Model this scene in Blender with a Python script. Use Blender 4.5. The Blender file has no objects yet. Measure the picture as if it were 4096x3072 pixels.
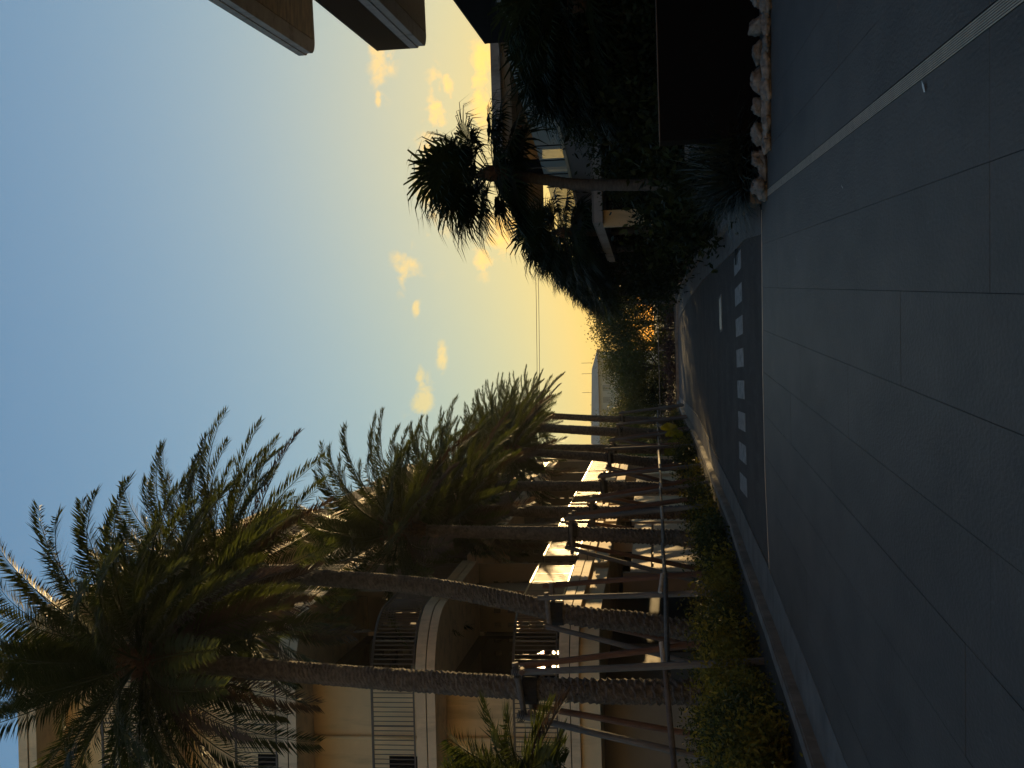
import bpy, math, random
import numpy as np
from mathutils import Vector, Matrix
random.seed(7); RNG = np.random.default_rng(7)
sc = bpy.context.scene
col = sc.collection
R = math.radians

# ------------------------------------------------------------------ camera
FPX = 4500.0                      # focal length in photo pixels (photo 4096 wide, held sideways)
PITCH = R(7.2); ROLL = 0.027; EYE = 1.55
F = Vector((0, math.cos(PITCH), math.sin(PITCH)))
R0 = Vector((1, 0, 0)); U0 = Vector((0, -math.sin(PITCH), math.cos(PITCH)))
RR = R0*math.cos(ROLL) - U0*math.sin(ROLL)
UU = R0*math.sin(ROLL) + U0*math.cos(ROLL)
cd = bpy.data.cameras.new('camera'); cam = bpy.data.objects.new('camera', cd); col.objects.link(cam)
cd.sensor_width = 36; cd.lens = 36*FPX/4096; cd.clip_start = 0.05; cd.clip_end = 5000
X_, Y_, Z_ = -UU, RR, -F
cam.matrix_world = Matrix(((X_.x, Y_.x, Z_.x, 0), (X_.y, Y_.y, Z_.y, 0), (X_.z, Y_.z, Z_.z, EYE), (0, 0, 0, 1)))
sc.camera = cam

def ray(px, py):
    return (F*FPX + RR*(1536-py) + UU*(2048-px)).normalized()
def at(px, py, Y):                # world point seen at photo pixel, at distance Y ahead
    d = ray(px, py); t = Y/d.y
    return Vector((d.x*t, Y, EYE+d.z*t))
def gr(px, py, z=0.0):            # world point on the level z
    d = ray(px, py); t = (z-EYE)/d.z
    return Vector((d.x*t, d.y*t, z))

# ------------------------------------------------------------------ sun, sky, exposure
SD = ray(2118, 398)               # towards the sun
SUN_EL = math.asin(SD.z); SUN_AZ = math.atan2(SD.x, SD.y)
sl = bpy.data.lights.new('sun', 'SUN'); sun = bpy.data.objects.new('sun', sl); col.objects.link(sun)
sl.energy = 5.0; sl.angle = R(0.55); sl.color = (1.0, 0.68, 0.30)
sun.rotation_euler = Vector((-SD.x, -SD.y, -SD.z)).to_track_quat('-Z', 'Y').to_euler()
sun.location = (20, 60, 30)
W = bpy.data.worlds.new('World'); sc.world = W; W.use_nodes = True
nt = W.node_tree; nt.nodes.clear()
def N(t, **k):
    n = nt.nodes.new(t)
    for a, b in k.items(): setattr(n, a, b)
    return n
def VM(op, a, b=None):
    n = N('ShaderNodeVectorMath', operation=op)
    for i, v in enumerate((a, b)):
        if v is None: continue
        if hasattr(v, 'is_output'): nt.links.new(v, n.inputs[i])
        else: n.inputs[i].default_value = v
    return n.outputs['Value'] if op in ('DOT_PRODUCT', 'LENGTH') else n.outputs[0]
def M_(op, a, b=None, c=None, clamp=False):
    n = N('ShaderNodeMath', operation=op, use_clamp=clamp)
    for i, v in enumerate((a, b, c)):
        if v is None: continue
        if hasattr(v, 'is_output'): nt.links.new(v, n.inputs[i])
        else: n.inputs[i].default_value = v
    return n.outputs[0]
sky = N('ShaderNodeTexSky', sky_type='NISHITA'); sky.sun_disc = False
sky.sun_elevation = SUN_EL; sky.sun_rotation = SUN_AZ
sky.altitude = 0; sky.air_density = 1.3; sky.dust_density = 0.3; sky.ozone_density = 3.3
tc = N('ShaderNodeTexCoord'); gen = VM('NORMALIZE', tc.outputs['Generated'])
nz = N('ShaderNodeTexNoise'); nz.inputs['Scale'].default_value = 58; nz.inputs['Detail'].default_value = 9
nz.inputs['Roughness'].default_value = 0.62; nz.inputs['Distortion'].default_value = 0.35
nt.links.new(gen, nz.inputs['Vector'])
CL = [(1525, 215, 45, 120), (1560, 90, 40, 60), (1745, 450, 35, 150), (1790, 350, 22, 55), (1930, 330, 45, 190), (1735, 720, 65, 200),
      (1622, 1090, 52, 95), (1690, 1610, 50, 110), (1765, 1425, 22, 60), (1665, 1240, 16, 45),
      (1930, 1030, 40, 70), (1512, 395, 12, 30), (2190, 1270, 14, 18), (2010, 900, 70, 110), (1680, 1520, 22, 60)]
mask = None
for px, py, rx, ry in CL:
    c = ray(px, py)
    dv = VM('SUBTRACT', gen, tuple(c))
    a = M_('MULTIPLY', VM('DOT_PRODUCT', dv, tuple(UU)), FPX/rx)
    b = M_('MULTIPLY', VM('DOT_PRODUCT', dv, tuple(RR)), FPX/ry)
    q = M_('ADD', M_('MULTIPLY', a, a), M_('MULTIPLY', b, b))
    g = M_('POWER', 2.718, M_('MULTIPLY', q, -0.75))
    mask = g if mask is None else M_('MAXIMUM', mask, g)
cl = M_('MULTIPLY', M_('SUBTRACT', M_('ADD', nz.outputs['Fac'], M_('MULTIPLY', mask, 0.30)), 0.635), 5.0, clamp=True)
cl = M_('MULTIPLY', cl, M_('MULTIPLY', mask, 1.6, clamp=True))
cmix = N('ShaderNodeMixRGB', blend_type='MIX')
SKG = 0.15                        # sky strength, with a soft shoulder near the sun
def shoulder(c):
    L = M_('MULTIPLY', VM('DOT_PRODUCT', c, (0.30, 0.50, 0.20)), SKG)
    k = M_('DIVIDE', 1.0, M_('ADD', 1.0, M_('MULTIPLY', M_('POWER', L, 1.25), 1.05)))
    n = N('ShaderNodeVectorMath', operation='SCALE'); nt.links.new(c, n.inputs[0]); nt.links.new(k, n.inputs['Scale'])
    f = M_('MULTIPLY', M_('SUBTRACT', L, 0.10), 0.75, clamp=True)
    mx = N('ShaderNodeMixRGB', blend_type='MULTIPLY'); nt.links.new(f, mx.inputs[0]); nt.links.new(n.outputs[0], mx.inputs[1])
    mx.inputs[2].default_value = (1.0, 0.86, 0.40, 1); return mx.outputs[0]
skyc = shoulder(sky.outputs[0])
bright = N('ShaderNodeMixRGB', blend_type='MULTIPLY'); bright.inputs[0].default_value = 1
bright.inputs[2].default_value = (1.75, 1.22, 0.70, 1)
nt.links.new(skyc, bright.inputs[1])
nt.links.new(cl, cmix.inputs[0]); nt.links.new(skyc, cmix.inputs[1]); nt.links.new(bright.outputs[0], cmix.inputs[2])
bg = N('ShaderNodeBackground'); bg.inputs[1].default_value = SKG
nt.links.new(cmix.outputs[0], bg.inputs[0])
wo = N('ShaderNodeOutputWorld'); nt.links.new(bg.outputs[0], wo.inputs[0])
sc.view_settings.view_transform = 'Standard'; sc.view_settings.look = 'None'
sc.view_settings.exposure = 0.64; sc.view_settings.gamma = 1; sc.view_settings.use_curve_mapping = False
sc.render.engine = 'CYCLES'
sc.cycles.max_bounces = 8; sc.cycles.transparent_max_bounces = 16

# ------------------------------------------------------------------ materials
MATS = {}
def mat(name, c, rough=0.8, var=0.25, scale=3.0, bump=0.0, bscale=None, metal=0.0, stretch=None, c2=None, spec=None, transl=0.0, obj_var=0.0, detail=6, tcol=None):
    m = bpy.data.materials.new(name); m.use_nodes = True; t = m.node_tree
    b = t.nodes['Principled BSDF']; o = t.nodes['Material Output']
    b.inputs['Roughness'].default_value = rough; b.inputs['Metallic'].default_value = metal
    if spec is not None: b.inputs['Specular IOR Level'].default_value = spec
    co = t.nodes.new('ShaderNodeTexCoord'); mp = t.nodes.new('ShaderNodeMapping')
    geo = t.nodes.new('ShaderNodeNewGeometry')
    t.links.new(geo.outputs['Position'], mp.inputs['Vector'])
    if stretch: mp.inputs['Scale'].default_value = stretch
    nz = t.nodes.new('ShaderNodeTexNoise'); nz.inputs['Scale'].default_value = scale; nz.inputs['Detail'].default_value = detail
    nz.inputs['Roughness'].default_value = 0.6
    t.links.new(mp.outputs[0], nz.inputs['Vector'])
    rp = t.nodes.new('ShaderNodeValToRGB'); e = rp.color_ramp.elements
    c2_ = c2 or tuple(min(1, x*(1+var)) for x in c); c1_ = tuple(x*(1-var) for x in c)
    e[0].position = 0.32; e[0].color = (*c1_, 1); e[1].position = 0.68; e[1].color = (*c2_, 1)
    t.links.new(nz.outputs['Fac'], rp.inputs[0]); outc = rp.outputs[0]
    if obj_var:
        oi = t.nodes.new('ShaderNodeObjectInfo'); mr = t.nodes.new('ShaderNodeMapRange')
        mr.inputs['To Min'].default_value = 1-obj_var; mr.inputs['To Max'].default_value = 1+obj_var
        t.links.new(oi.outputs['Random'], mr.inputs['Value'])
        mx = t.nodes.new('ShaderNodeVectorMath'); mx.operation = 'SCALE'
        t.links.new(outc, mx.inputs[0]); t.links.new(mr.outputs[0], mx.inputs['Scale']); outc = mx.outputs[0]
    t.links.new(outc, b.inputs['Base Color'])
    if bump:
        n2 = t.nodes.new('ShaderNodeTexNoise'); n2.inputs['Scale'].default_value = bscale or scale*6; n2.inputs['Detail'].default_value = 5
        t.links.new(mp.outputs[0], n2.inputs['Vector'])
        bp = t.nodes.new('ShaderNodeBump'); bp.inputs['Strength'].default_value = bump; bp.inputs['Distance'].default_value = 0.02
        t.links.new(n2.outputs['Fac'], bp.inputs['Height']); t.links.new(bp.outputs[0], b.inputs['Normal'])
    if transl:
        tr = t.nodes.new('ShaderNodeBsdfTranslucent'); ms = t.nodes.new('ShaderNodeMixShader'); ms.inputs[0].default_value = transl
        if tcol:
            tr.inputs[0].default_value = (*tcol, 1)
        else: t.links.new(outc, tr.inputs[0])
        t.links.new(b.outputs[0], ms.inputs[1]); t.links.new(tr.outputs[0], ms.inputs[2]); t.links.new(ms.outputs[0], o.inputs['Surface'])
    MATS[name] = m; return m
slate = mat('slate paving', (0.074, 0.059, 0.046), 0.62, 0.30, 1.6, 0.35, 45, obj_var=0.07, stretch=(1, 0.45, 1))
def add_scuffs(m, amt, scale, stretch, rot, thr=0.66):
    t = m.node_tree; b = t.nodes['Principled BSDF']; l = b.inputs['Base Color'].links[0]; src = l.from_socket
    g_ = t.nodes.new('ShaderNodeNewGeometry'); mp = t.nodes.new('ShaderNodeMapping'); mp.inputs['Scale'].default_value = stretch; mp.inputs['Rotation'].default_value = (0,0,rot)
    n = t.nodes.new('ShaderNodeTexNoise'); n.inputs['Scale'].default_value = scale; n.inputs['Detail'].default_value = 8; n.inputs['Roughness'].default_value = 0.7
    mr = t.nodes.new('ShaderNodeMapRange'); mr.inputs['From Min'].default_value = thr-.04; mr.inputs['From Max'].default_value = thr+.12; mr.inputs['To Min'].default_value = 0; mr.inputs['To Max'].default_value = amt
    ad = t.nodes.new('ShaderNodeMixRGB'); ad.inputs[2].default_value = (0.30,0.28,0.26,1)
    t.links.new(g_.outputs['Position'], mp.inputs['Vector']); t.links.new(mp.outputs[0], n.inputs['Vector']); t.links.new(n.outputs['Fac'], mr.inputs['Value'])
    t.links.new(mr.outputs[0], ad.inputs[0]); t.links.new(src, ad.inputs[1]); t.links.new(ad.outputs[0], b.inputs['Base Color'])
add_scuffs(slate, 0.22, 3.0, (5.5, 0.7, 1), 0.5); add_scuffs(slate, 0.12, 9.0, (1, 1, 1), 0.0, .62)
slate_base = mat('dark joint', (0.016, 0.016, 0.016), 0.9)
asphalt = mat('asphalt', (0.062, 0.047, 0.036), 0.92, 0.3, 0.7, 0.5, 120)
concrete = mat('gutter concrete', (0.135, 0.115, 0.095), 0.85, 0.3, 2.2, 0.3, 40)
kerbm = mat('kerb stone', (0.18, 0.155, 0.13), 0.8, 0.25, 3, 0.3, 40, obj_var=0.12)
paint = mat('road paint', (0.30, 0.27, 0.24), 0.7, 0.35, 14, 0.2, 60)
def _later(): pass
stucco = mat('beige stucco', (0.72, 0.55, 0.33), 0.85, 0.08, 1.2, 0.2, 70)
stucco2 = mat('grey and shade toned stucco', (0.22, 0.18, 0.135), 0.85, 0.12, 1.2, 0.2, 70)  # grey piers, and darkened stucco that paints shade into the deep balcony walls
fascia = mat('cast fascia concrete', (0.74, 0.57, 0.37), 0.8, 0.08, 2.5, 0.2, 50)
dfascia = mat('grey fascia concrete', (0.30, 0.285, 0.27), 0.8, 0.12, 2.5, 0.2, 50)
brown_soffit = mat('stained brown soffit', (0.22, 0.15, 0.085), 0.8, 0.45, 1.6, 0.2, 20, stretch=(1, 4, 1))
railm = mat('brown metal railing', (0.085, 0.07, 0.06), 0.45, 0.15, 4, metal=0.3)
black = mat('black metal', (0.006, 0.006, 0.007), 0.8, 0.1, 4, spec=0.08)
boxm = mat('black panel', (0.0025, 0.0025, 0.003), 0.7, 0.1, 4, spec=0.1)
darkglass = mat('dark glass', (0.012, 0.013, 0.014), 0.08, 0.1, 1)
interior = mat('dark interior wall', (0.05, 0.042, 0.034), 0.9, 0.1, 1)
pole_grey = mat('weathered grey wood', (0.135, 0.12, 0.105), 0.85, 0.35, 7, 0.5, 60, stretch=(1, 1, 0.12), obj_var=0.2)
pole_red = mat('reddish wood', (0.15, 0.085, 0.06), 0.85, 0.3, 7, 0.5, 60, stretch=(1, 1, 0.12), obj_var=0.2)
bamboo = mat('rail pole wood', (0.12, 0.10, 0.085), 0.75, 0.3, 6, 0.3, 40)
pale_pole = mat('pale stub wood', (0.45, 0.40, 0.33), 0.7, 0.25, 8)
wrap = mat('dark trunk wrap', (0.02, 0.018, 0.016), 0.95, 0.3, 9, 0.5, 60)
rope = mat('rope', (0.05, 0.04, 0.03), 0.9)
boot = mat('date palm trunk', (0.115, 0.095, 0.078), 0.95, 0.5, 11, 0.8, 60, obj_var=0.1)
fibre = mat('palm boot fibre', (0.10, 0.055, 0.028), 0.95, 0.5, 12, 0.8, 60)
trunkf = mat('fan palm trunk', (0.085, 0.075, 0.065), 0.95, 0.35, 8, 0.6, 50, stretch=(1, 1, 3))
frondm = mat('date frond', (0.036, 0.044, 0.010), 0.5, spec=0.25, var=0.4, scale=1.6, transl=0.30, obj_var=0.35, tcol=(0.075, 0.095, 0.015))
frond_dry = mat('dry frond', (0.060, 0.038, 0.022), 0.6, 0.4, 2, transl=0.25, obj_var=0.3)
fanm = mat('fan palm leaf', (0.022, 0.032, 0.010), 0.55, 0.4, 2, spec=0.2, transl=0.22, obj_var=0.3)
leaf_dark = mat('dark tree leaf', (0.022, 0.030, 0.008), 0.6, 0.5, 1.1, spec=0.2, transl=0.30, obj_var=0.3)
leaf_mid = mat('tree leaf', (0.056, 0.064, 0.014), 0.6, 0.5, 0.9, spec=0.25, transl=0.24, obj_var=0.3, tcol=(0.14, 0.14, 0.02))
leaf_gold = mat('golden shrub leaf', (0.19, 0.16, 0.024), 0.6, 0.6, 2.2, spec=0.2, transl=0.35, obj_var=0.2)
leaf_shrub = mat('green shrub leaf', (0.046, 0.056, 0.014), 0.55, 0.5, 2.5, spec=0.25, transl=0.3, obj_var=0.2)
spiky = mat('blue green blade', (0.021, 0.031, 0.021), 0.5, 0.35, 4, transl=0.1, obj_var=0.3)
tarom = mat('taro leaf', (0.10, 0.13, 0.02), 0.5, 0.5, 9, transl=0.5, tcol=(0.20, 0.19, 0.01))
bark = mat('bark', (0.05, 0.04, 0.032), 0.95, 0.35, 7, 0.6, 40)
rockm = mat('coral limestone', (0.20, 0.175, 0.145), 0.9, 0.5, 9, 1.0, 26, obj_var=0.15)
soil = mat('soil', (0.035, 0.026, 0.018), 0.95, 0.4, 4, 0.6, 30)
grass = mat('dry ground cover', (0.045, 0.05, 0.02), 0.95, 0.4, 2, 0.6, 30)
farwall = mat('far building wall', (0.55, 0.46, 0.34), 0.8, 0.08, 0.4)
farroof = mat('far building roof', (0.34, 0.29, 0.22), 0.8, 0.12, 0.5)
steel = mat('stainless grate', (0.56, 0.45, 0.33), 0.5, 0.15, 6, metal=0.0)
greywall = mat('grey parapet panel', (0.17, 0.165, 0.16), 0.7, 0.08, 1.5)
palewall = mat('pale rendered wall', (0.19, 0.22, 0.25), 0.8, 0.15, 1.2)
deckedge = mat('deck edge trim', (0.48, 0.42, 0.30), 0.7, 0.1, 2)
flower = mat('red flower', (0.45, 0.03, 0.02), 0.6)
petal = mat('white petal', (0.8, 0.77, 0.68), 0.6)
brownhedge = mat('red brown hedge', (0.05, 0.026, 0.020), 0.7, 0.4, 3, transl=0.08)
glass = bpy.data.materials.new('balustrade glass'); glass.use_nodes = True
_b = glass.node_tree.nodes['Principled BSDF']; _b.inputs['Base Color'].default_value = (0.55, 0.62, 0.6, 1)
_b.inputs['Roughness'].default_value = 0.03; _b.inputs['Metallic'].default_value = 0.0; _b.inputs['Alpha'].default_value = 0.55
_n = glass.node_tree.nodes.new('ShaderNodeTexNoise'); _n.inputs['Scale'].default_value = 2
_r = glass.node_tree.nodes.new('ShaderNodeMapRange'); _r.inputs['To Min'].default_value = 0.02; _r.inputs['To Max'].default_value = 0.1
glass.node_tree.links.new(_n.outputs[0], _r.inputs[0]); glass.node_tree.links.new(_r.outputs[0], _b.inputs['Roughness'])

add_scuffs(asphalt, 0.10, 2.0, (2.0, 0.5, 1), 0.1, .56); add_scuffs(kerbm, 0.35, 6, (1,1,1), 0, .6)
def add_dirt(m, amt, scale, stretch, thr=.55, c=(0.05,0.04,0.03,1)):
    add_scuffs(m, amt, scale, stretch, 0, thr)
    [n for n in m.node_tree.nodes if n.type == 'MIX_RGB'][-1].inputs[2].default_value = c
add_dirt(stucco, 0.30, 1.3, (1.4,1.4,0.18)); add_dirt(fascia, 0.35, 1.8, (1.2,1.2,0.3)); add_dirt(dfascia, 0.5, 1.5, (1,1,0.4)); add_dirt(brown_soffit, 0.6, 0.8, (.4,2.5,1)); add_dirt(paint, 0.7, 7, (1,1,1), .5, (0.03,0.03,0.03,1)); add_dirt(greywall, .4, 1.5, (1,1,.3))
# ------------------------------------------------------------------ mesh helpers
class MB:
    def __init__(s): s.v = []; s.f = []; s.sm = False
    def add(s, vs, fs):
        o = len(s.v); s.v.extend([tuple(v) for v in vs]); s.f.extend([tuple(i+o for i in f) for f in fs]); return s
    def box(s, x0, x1, y0, y1, z0, z1):
        return s.add([(x0,y0,z0),(x1,y0,z0),(x1,y1,z0),(x0,y1,z0),(x0,y0,z1),(x1,y0,z1),(x1,y1,z1),(x0,y1,z1)],
                     [(0,3,2,1),(4,5,6,7),(0,1,5,4),(1,2,6,5),(2,3,7,6),(3,0,4,7)])
    def prism(s, poly, z0, z1):       # poly counter-clockwise seen from above
        n = len(poly); vs = [(p[0],p[1],z0) for p in poly]+[(p[0],p[1],z1) for p in poly]
        fs = [tuple(range(n-1,-1,-1)), tuple(range(n,2*n))]+[(i,(i+1)%n,n+(i+1)%n,n+i) for i in range(n)]
        return s.add(vs, fs)
    def wall(s, a, b, z0, z1, t=0.15, side=0):   # wall between plan points; side -1/0/1 offset
        a = Vector(a[:2]); b = Vector(b[:2]); d = (b-a).normalized(); n = Vector((-d.y, d.x))
        o0 = n*(t*(side-1)/2); o1 = n*(t*(side+1)/2)
        p = [a+o0, b+o0, b+o1, a+o1]
        return s.prism(p, z0, z1)
    def tube(s, pts, rad, n=8, cap=True):
        pts = [Vector(p) for p in pts]; m = len(pts)
        if not hasattr(rad, '__len__'): rad = [rad]*m
        up = Vector((0.13, 0.31, 0.94)); rings = []; o = len(s.v); prev = None
        for i, p in enumerate(pts):
            d = (pts[min(i+1,m-1)]-pts[max(i-1,0)]).normalized()
            if prev is None:
                a = d.cross(up)
                if a.length < 0.1: a = d.cross(Vector((1,0,0)))
            else: a = prev - d*prev.dot(d)
            a.normalize(); prev = a; b = d.cross(a)
            for k in range(n):
                t = 2*math.pi*k/n; s.v.append(tuple(p+(a*math.cos(t)+b*math.sin(t))*rad[i]))
        for i in range(m-1):
            for k in range(n):
                k2 = (k+1)%n; s.f.append((o+i*n+k, o+i*n+k2, o+(i+1)*n+k2, o+(i+1)*n+k))
        if cap:
            s.f.append(tuple(o+k for k in range(n-1,-1,-1))); s.f.append(tuple(o+(m-1)*n+k for k in range(n)))
        return s
    def mesh(s, name, m, smooth=False):
        me = bpy.data.meshes.new(name); me.from_pydata(s.v, [], s.f); me.update()
        if m: me.materials.append(m)
        if smooth: me.polygons.foreach_set('use_smooth', [True]*len(me.polygons))
        return me
    def build(s, name, m, parent=None, smooth=False, **k):
        return obj(name, s.mesh(name, m, smooth), parent, **k)
def obj(name, me, parent=None, loc=None, **props):
    o = bpy.data.objects.new(name, me); col.objects.link(o)
    if parent: o.parent = parent
    if loc is not None: o.location = loc
    for a, b in props.items(): o[a] = b
    return o
def empty(name, loc=(0,0,0), rz=0, **props):
    o = bpy.data.objects.new(name, None); col.objects.link(o); o.location = loc; o.rotation_euler = (0,0,rz); o.empty_display_size = 0.3
    for a, b in props.items(): o[a] = b
    return o
def tag(o, label=None, category=None, group=None, kind=None):
    for a, b in (('label',label),('category',category),('group',group),('kind',kind)):
        if b: o[a] = b
    return o
def copy_tree(o, parent=None):
    c = o.copy(); col.objects.link(c)
    if parent: c.parent = parent; c.matrix_parent_inverse = o.matrix_parent_inverse.copy()
    for ch in list(o.children): copy_tree(ch, c)
    return c
def quads_mesh(name, Q, m, mat_idx=None):       # Q: (N,4,3) numpy
    n = len(Q); me = bpy.data.meshes.new(name); me.vertices.add(n*4); me.loops.add(n*4); me.polygons.add(n)
    me.vertices.foreach_set('co', np.ascontiguousarray(Q, dtype=np.float32).reshape(-1))
    me.loops.foreach_set('vertex_index', np.arange(n*4, dtype=np.int32))
    me.polygons.foreach_set('loop_start', np.arange(0, n*4, 4, dtype=np.int32))
    me.update(calc_edges=True); me.materials.append(m); return me
def rounded(poly_pts): return poly_pts

ORDW = ['first','second','third','fourth','fifth','sixth','seventh','eighth','ninth','tenth','eleventh','twelfth','thirteenth','fourteenth','fifteenth','sixteenth','seventeenth','eighteenth','nineteenth','twentieth','twenty first','twenty second','twenty third','twenty fourth','twenty fifth','twenty sixth','twenty seventh','twenty eighth','twenty ninth','thirtieth']
# ------------------------------------------------------------------ ground, road, plaza
g = MB(); g.add([(-900,-600,-0.06),(900,-600,-0.06),(900,1500,-0.06),(-900,1500,-0.06)], [(0,1,2,3)])
tag(g.build('ground', grass), kind='structure')
road = MB(); road.add([(-60,15.2,-0.022),(60,15.2,-0.022),(60,95,-0.022),(-60,95,-0.022)], [(0,1,2,3)])
# the road is as wide as the kerbs allow: beds are raised above it
road_o = tag(road.build('road', asphalt), kind='structure')

TY = math.atan((1536-1157)/FPX)   # paving runs a little to the right of the view
tx = Vector((math.cos(TY), -math.sin(TY))); ty = Vector((math.sin(TY), math.cos(TY)))
C0 = gr(3960, 1173)               # a joint crossing
def pl(a, b): return Vector((C0.x, C0.y)) + tx*a + ty*b
E = [gr(3044, 560), gr(3046, 840), gr(3051, 1500), gr(3060, 1900), gr(3077, 2281)]
edge = [(8.0, E[0].y), (E[1].x, E[1].y), (E[2].x, E[2].y), (E[3].x, E[3].y), (E[4].x, E[4].y), (-12, E[4].y-1.2)]
def edge_y(x):
    for (x0,y0),(x1,y1) in zip(edge, edge[1:]):
        if x <= x0 and x >= x1: return y0+(y1-y0)*(x0-x)/(x0-x1)
    return edge[0][1] if x > edge[0][0] else edge[-1][1]
pb = MB()
pp = [(-12,-14),(14,-14),(14,edge[0][1])]+edge
pb.prism(pp, -0.30, -0.007)
plaza = tag(pb.build('plaza_paving', slate_base), kind='structure')
def clip_far(poly):
    out = []
    n = len(poly)
    f = lambda p: edge_y(p[0]) - 0.03 - p[1]
    for i in range(n):
        a, b = poly[i], poly[(i+1)%n]; fa, fb = f(a), f(b)
        if fa >= 0: out.append(a)
        if (fa >= 0) != (fb >= 0):
            t = fa/(fa-fb); out.append((a[0]+(b[0]-a[0])*t, a[1]+(b[1]-a[1])*t))
    return out
TW, TD = 0.60, 0.50
tiles = []
for i in range(-13, 14):
    off = {0: 0.0, 1: 0.49, 2: 2.55, -1: 1.9, -2: 0.9}.get(i, (i*1.37) % 2.96)
    cuts = sorted(set([round(v, 3) for v in [0.0]+[off+2.96*k for k in range(-3, 9)] if -5.5 < v < 16] + [-5.5]))
    cuts = [c for n_, c in enumerate(cuts) if n_ == 0 or c-cuts[n_-1] > 0.2 or c == 0.0]
    for j in range(len(cuts)-1):
        a0, a1 = i*TW, (i+1)*TW; b0, b1 = cuts[j], cuts[j+1]
        gp = 0.0019; gq = 0.0014
        if i == 2: a0 += 0.096    # the channel drain takes this strip
        poly = [pl(a0+gp,b0+gq), pl(a1-gp,b0+gq), pl(a1-gp,b1-gq), pl(a0+gp,b1-gq)]
        poly = clip_far([(p.x,p.y) for p in poly])
        if len(poly) < 3: continue
        cx = sum(p[0] for p in poly)/len(poly); cy = sum(p[1] for p in poly)/len(poly)
        if cy > 3.0 and abs(cx) > 0.40*cy+0.7: vis = 0
        else: vis = 1
        if cy < 3.6: vis = 0
        area = 1.0/(cy*cy)
        tiles.append((vis, area, poly))
tiles.sort(key=lambda t: (-t[0], -t[1]))
rest = MB()
for k, (vis, ar, poly) in enumerate(tiles):
    h = 0.0 + random.uniform(-0.0012, 0.0012)
    b = rest if (k >= 295 or not vis) else MB()
    b.prism(poly, -0.006, h)
    if b is not rest: b.build('paving_slab', slate, plaza)
rest.build('far_paving_slabs', slate, plaza, kind='stuff')
nb = MB(); nb.prism([(-12,-13.9),(14,-13.9),(14,-0.2),(-12,-0.2)], -0.0065, -0.0005) ; nb.build('paving_behind', slate, plaza)
lip = MB()
for (x0,y0),(x1,y1) in zip(edge[1:], edge[2:-1]): lip.wall((x0,y0),(x1,y1), -0.2, 0.004, 0.035)
lip.build('metal_edge_trim', steel, plaza)

# channel drain with long bars
dr = empty('channel_drain', tuple(pl(1.2, 0))+(0,), label='long stainless slotted channel drain running diagonally across the slate plaza', category='drain')
def drain_y1(a):
    b = 0
    while pl(a, b).y < edge_y(pl(a,b).x)-0.06: b += 0.02
    return b
by1 = drain_y1(1.24); dl = Vector((pl(1.2,0).x, pl(1.2,0).y, 0))
trough = MB(); trough.prism([pl(1.2+.002,-8)-dl.xy, pl(1.294,-8)-dl.xy, pl(1.294,by1)-dl.xy, pl(1.202,by1)-dl.xy], -0.006, -0.004); trough.build('trough', black, dr)
for k in range(7):
    a0 = 1.2045+k*0.0128; m = MB(); m.prism([pl(a0,-8)-dl.xy, pl(a0+.0062,-8)-dl.xy, pl(a0+.0062,by1)-dl.xy, pl(a0,by1)-dl.xy], -0.0035, 0.0022)
    m.build('grate_bar', steel, dr)

# kerbs and gutters traced on the ground plane
def P2(l, z=0): return [gr(a, b, z) for a, b in l]
Lback = P2([(2723,1632),(2783,1741),(2836,1871),(2889,2011),(2933,2122),(2981,2223),(3039,2388),(3110,2581),(3174,2807),(3245,3046),(3330,3372)], 0.14)
Lbase = P2([(2727,1622),(2807,1770),(2870,1910),(2937,2054),(2986,2194),(3050,2365),(3097,2484),(3161,2659),(3239,2872),(3310,3072),(3400,3330)])
Lgut = P2([(2723,1592),(2765,1632),(2793,1669),(2865,1828),(2937,1972),(3014,2141),(3075,2271),(3161,2491),(3239,2678),(3388,3059),(3560,3400)])
Rback = P2([(2708,1262),(2708,1213),(2757,1098),(2810,1020),(2863,958),(2906,881),(2985,838),(3037,800)], 0.14)
Rbase = P2([(2714,1268),(2716,1223),(2737,1146),(2786,1064),(2858,987),(2935,895),(2983,858),(3040,815)])
Rgut = P2([(2714,1278),(2716,1271),(2757,1194),(2810,1122),(2882,1054),(2935,1006),(2978,958),(3040,938)])
def resample(pts, n):
    pts = [Vector((p.x,p.y)) for p in pts]; L = [0]
    for a, b in zip(pts, pts[1:]): L.append(L[-1]+(b-a).length)
    out = []
    for i in range(n):
        s = L[-1]*i/(n-1); k = 0
        while k < len(L)-2 and L[k+1] < s: k += 1
        t = (s-L[k])/max(1e-6, L[k+1]-L[k]); out.append(pts[k].lerp(pts[k+1], t))
    return out
def interp_x(pts, y):
    q = sorted([(p.y,p.x) for p in pts])
    if y <= q[0][0]:
        (y0,x0),(y1,x1) = q[0],q[1]
    elif y >= q[-1][0]:
        (y0,x0),(y1,x1) = q[-2],q[-1]
    else:
        for (y0,x0),(y1,x1) in zip(q,q[1:]):
            if y0 <= y <= y1: break
    return x0+(x1-x0)*(y-y0)/max(1e-6,(y1-y0))
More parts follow.
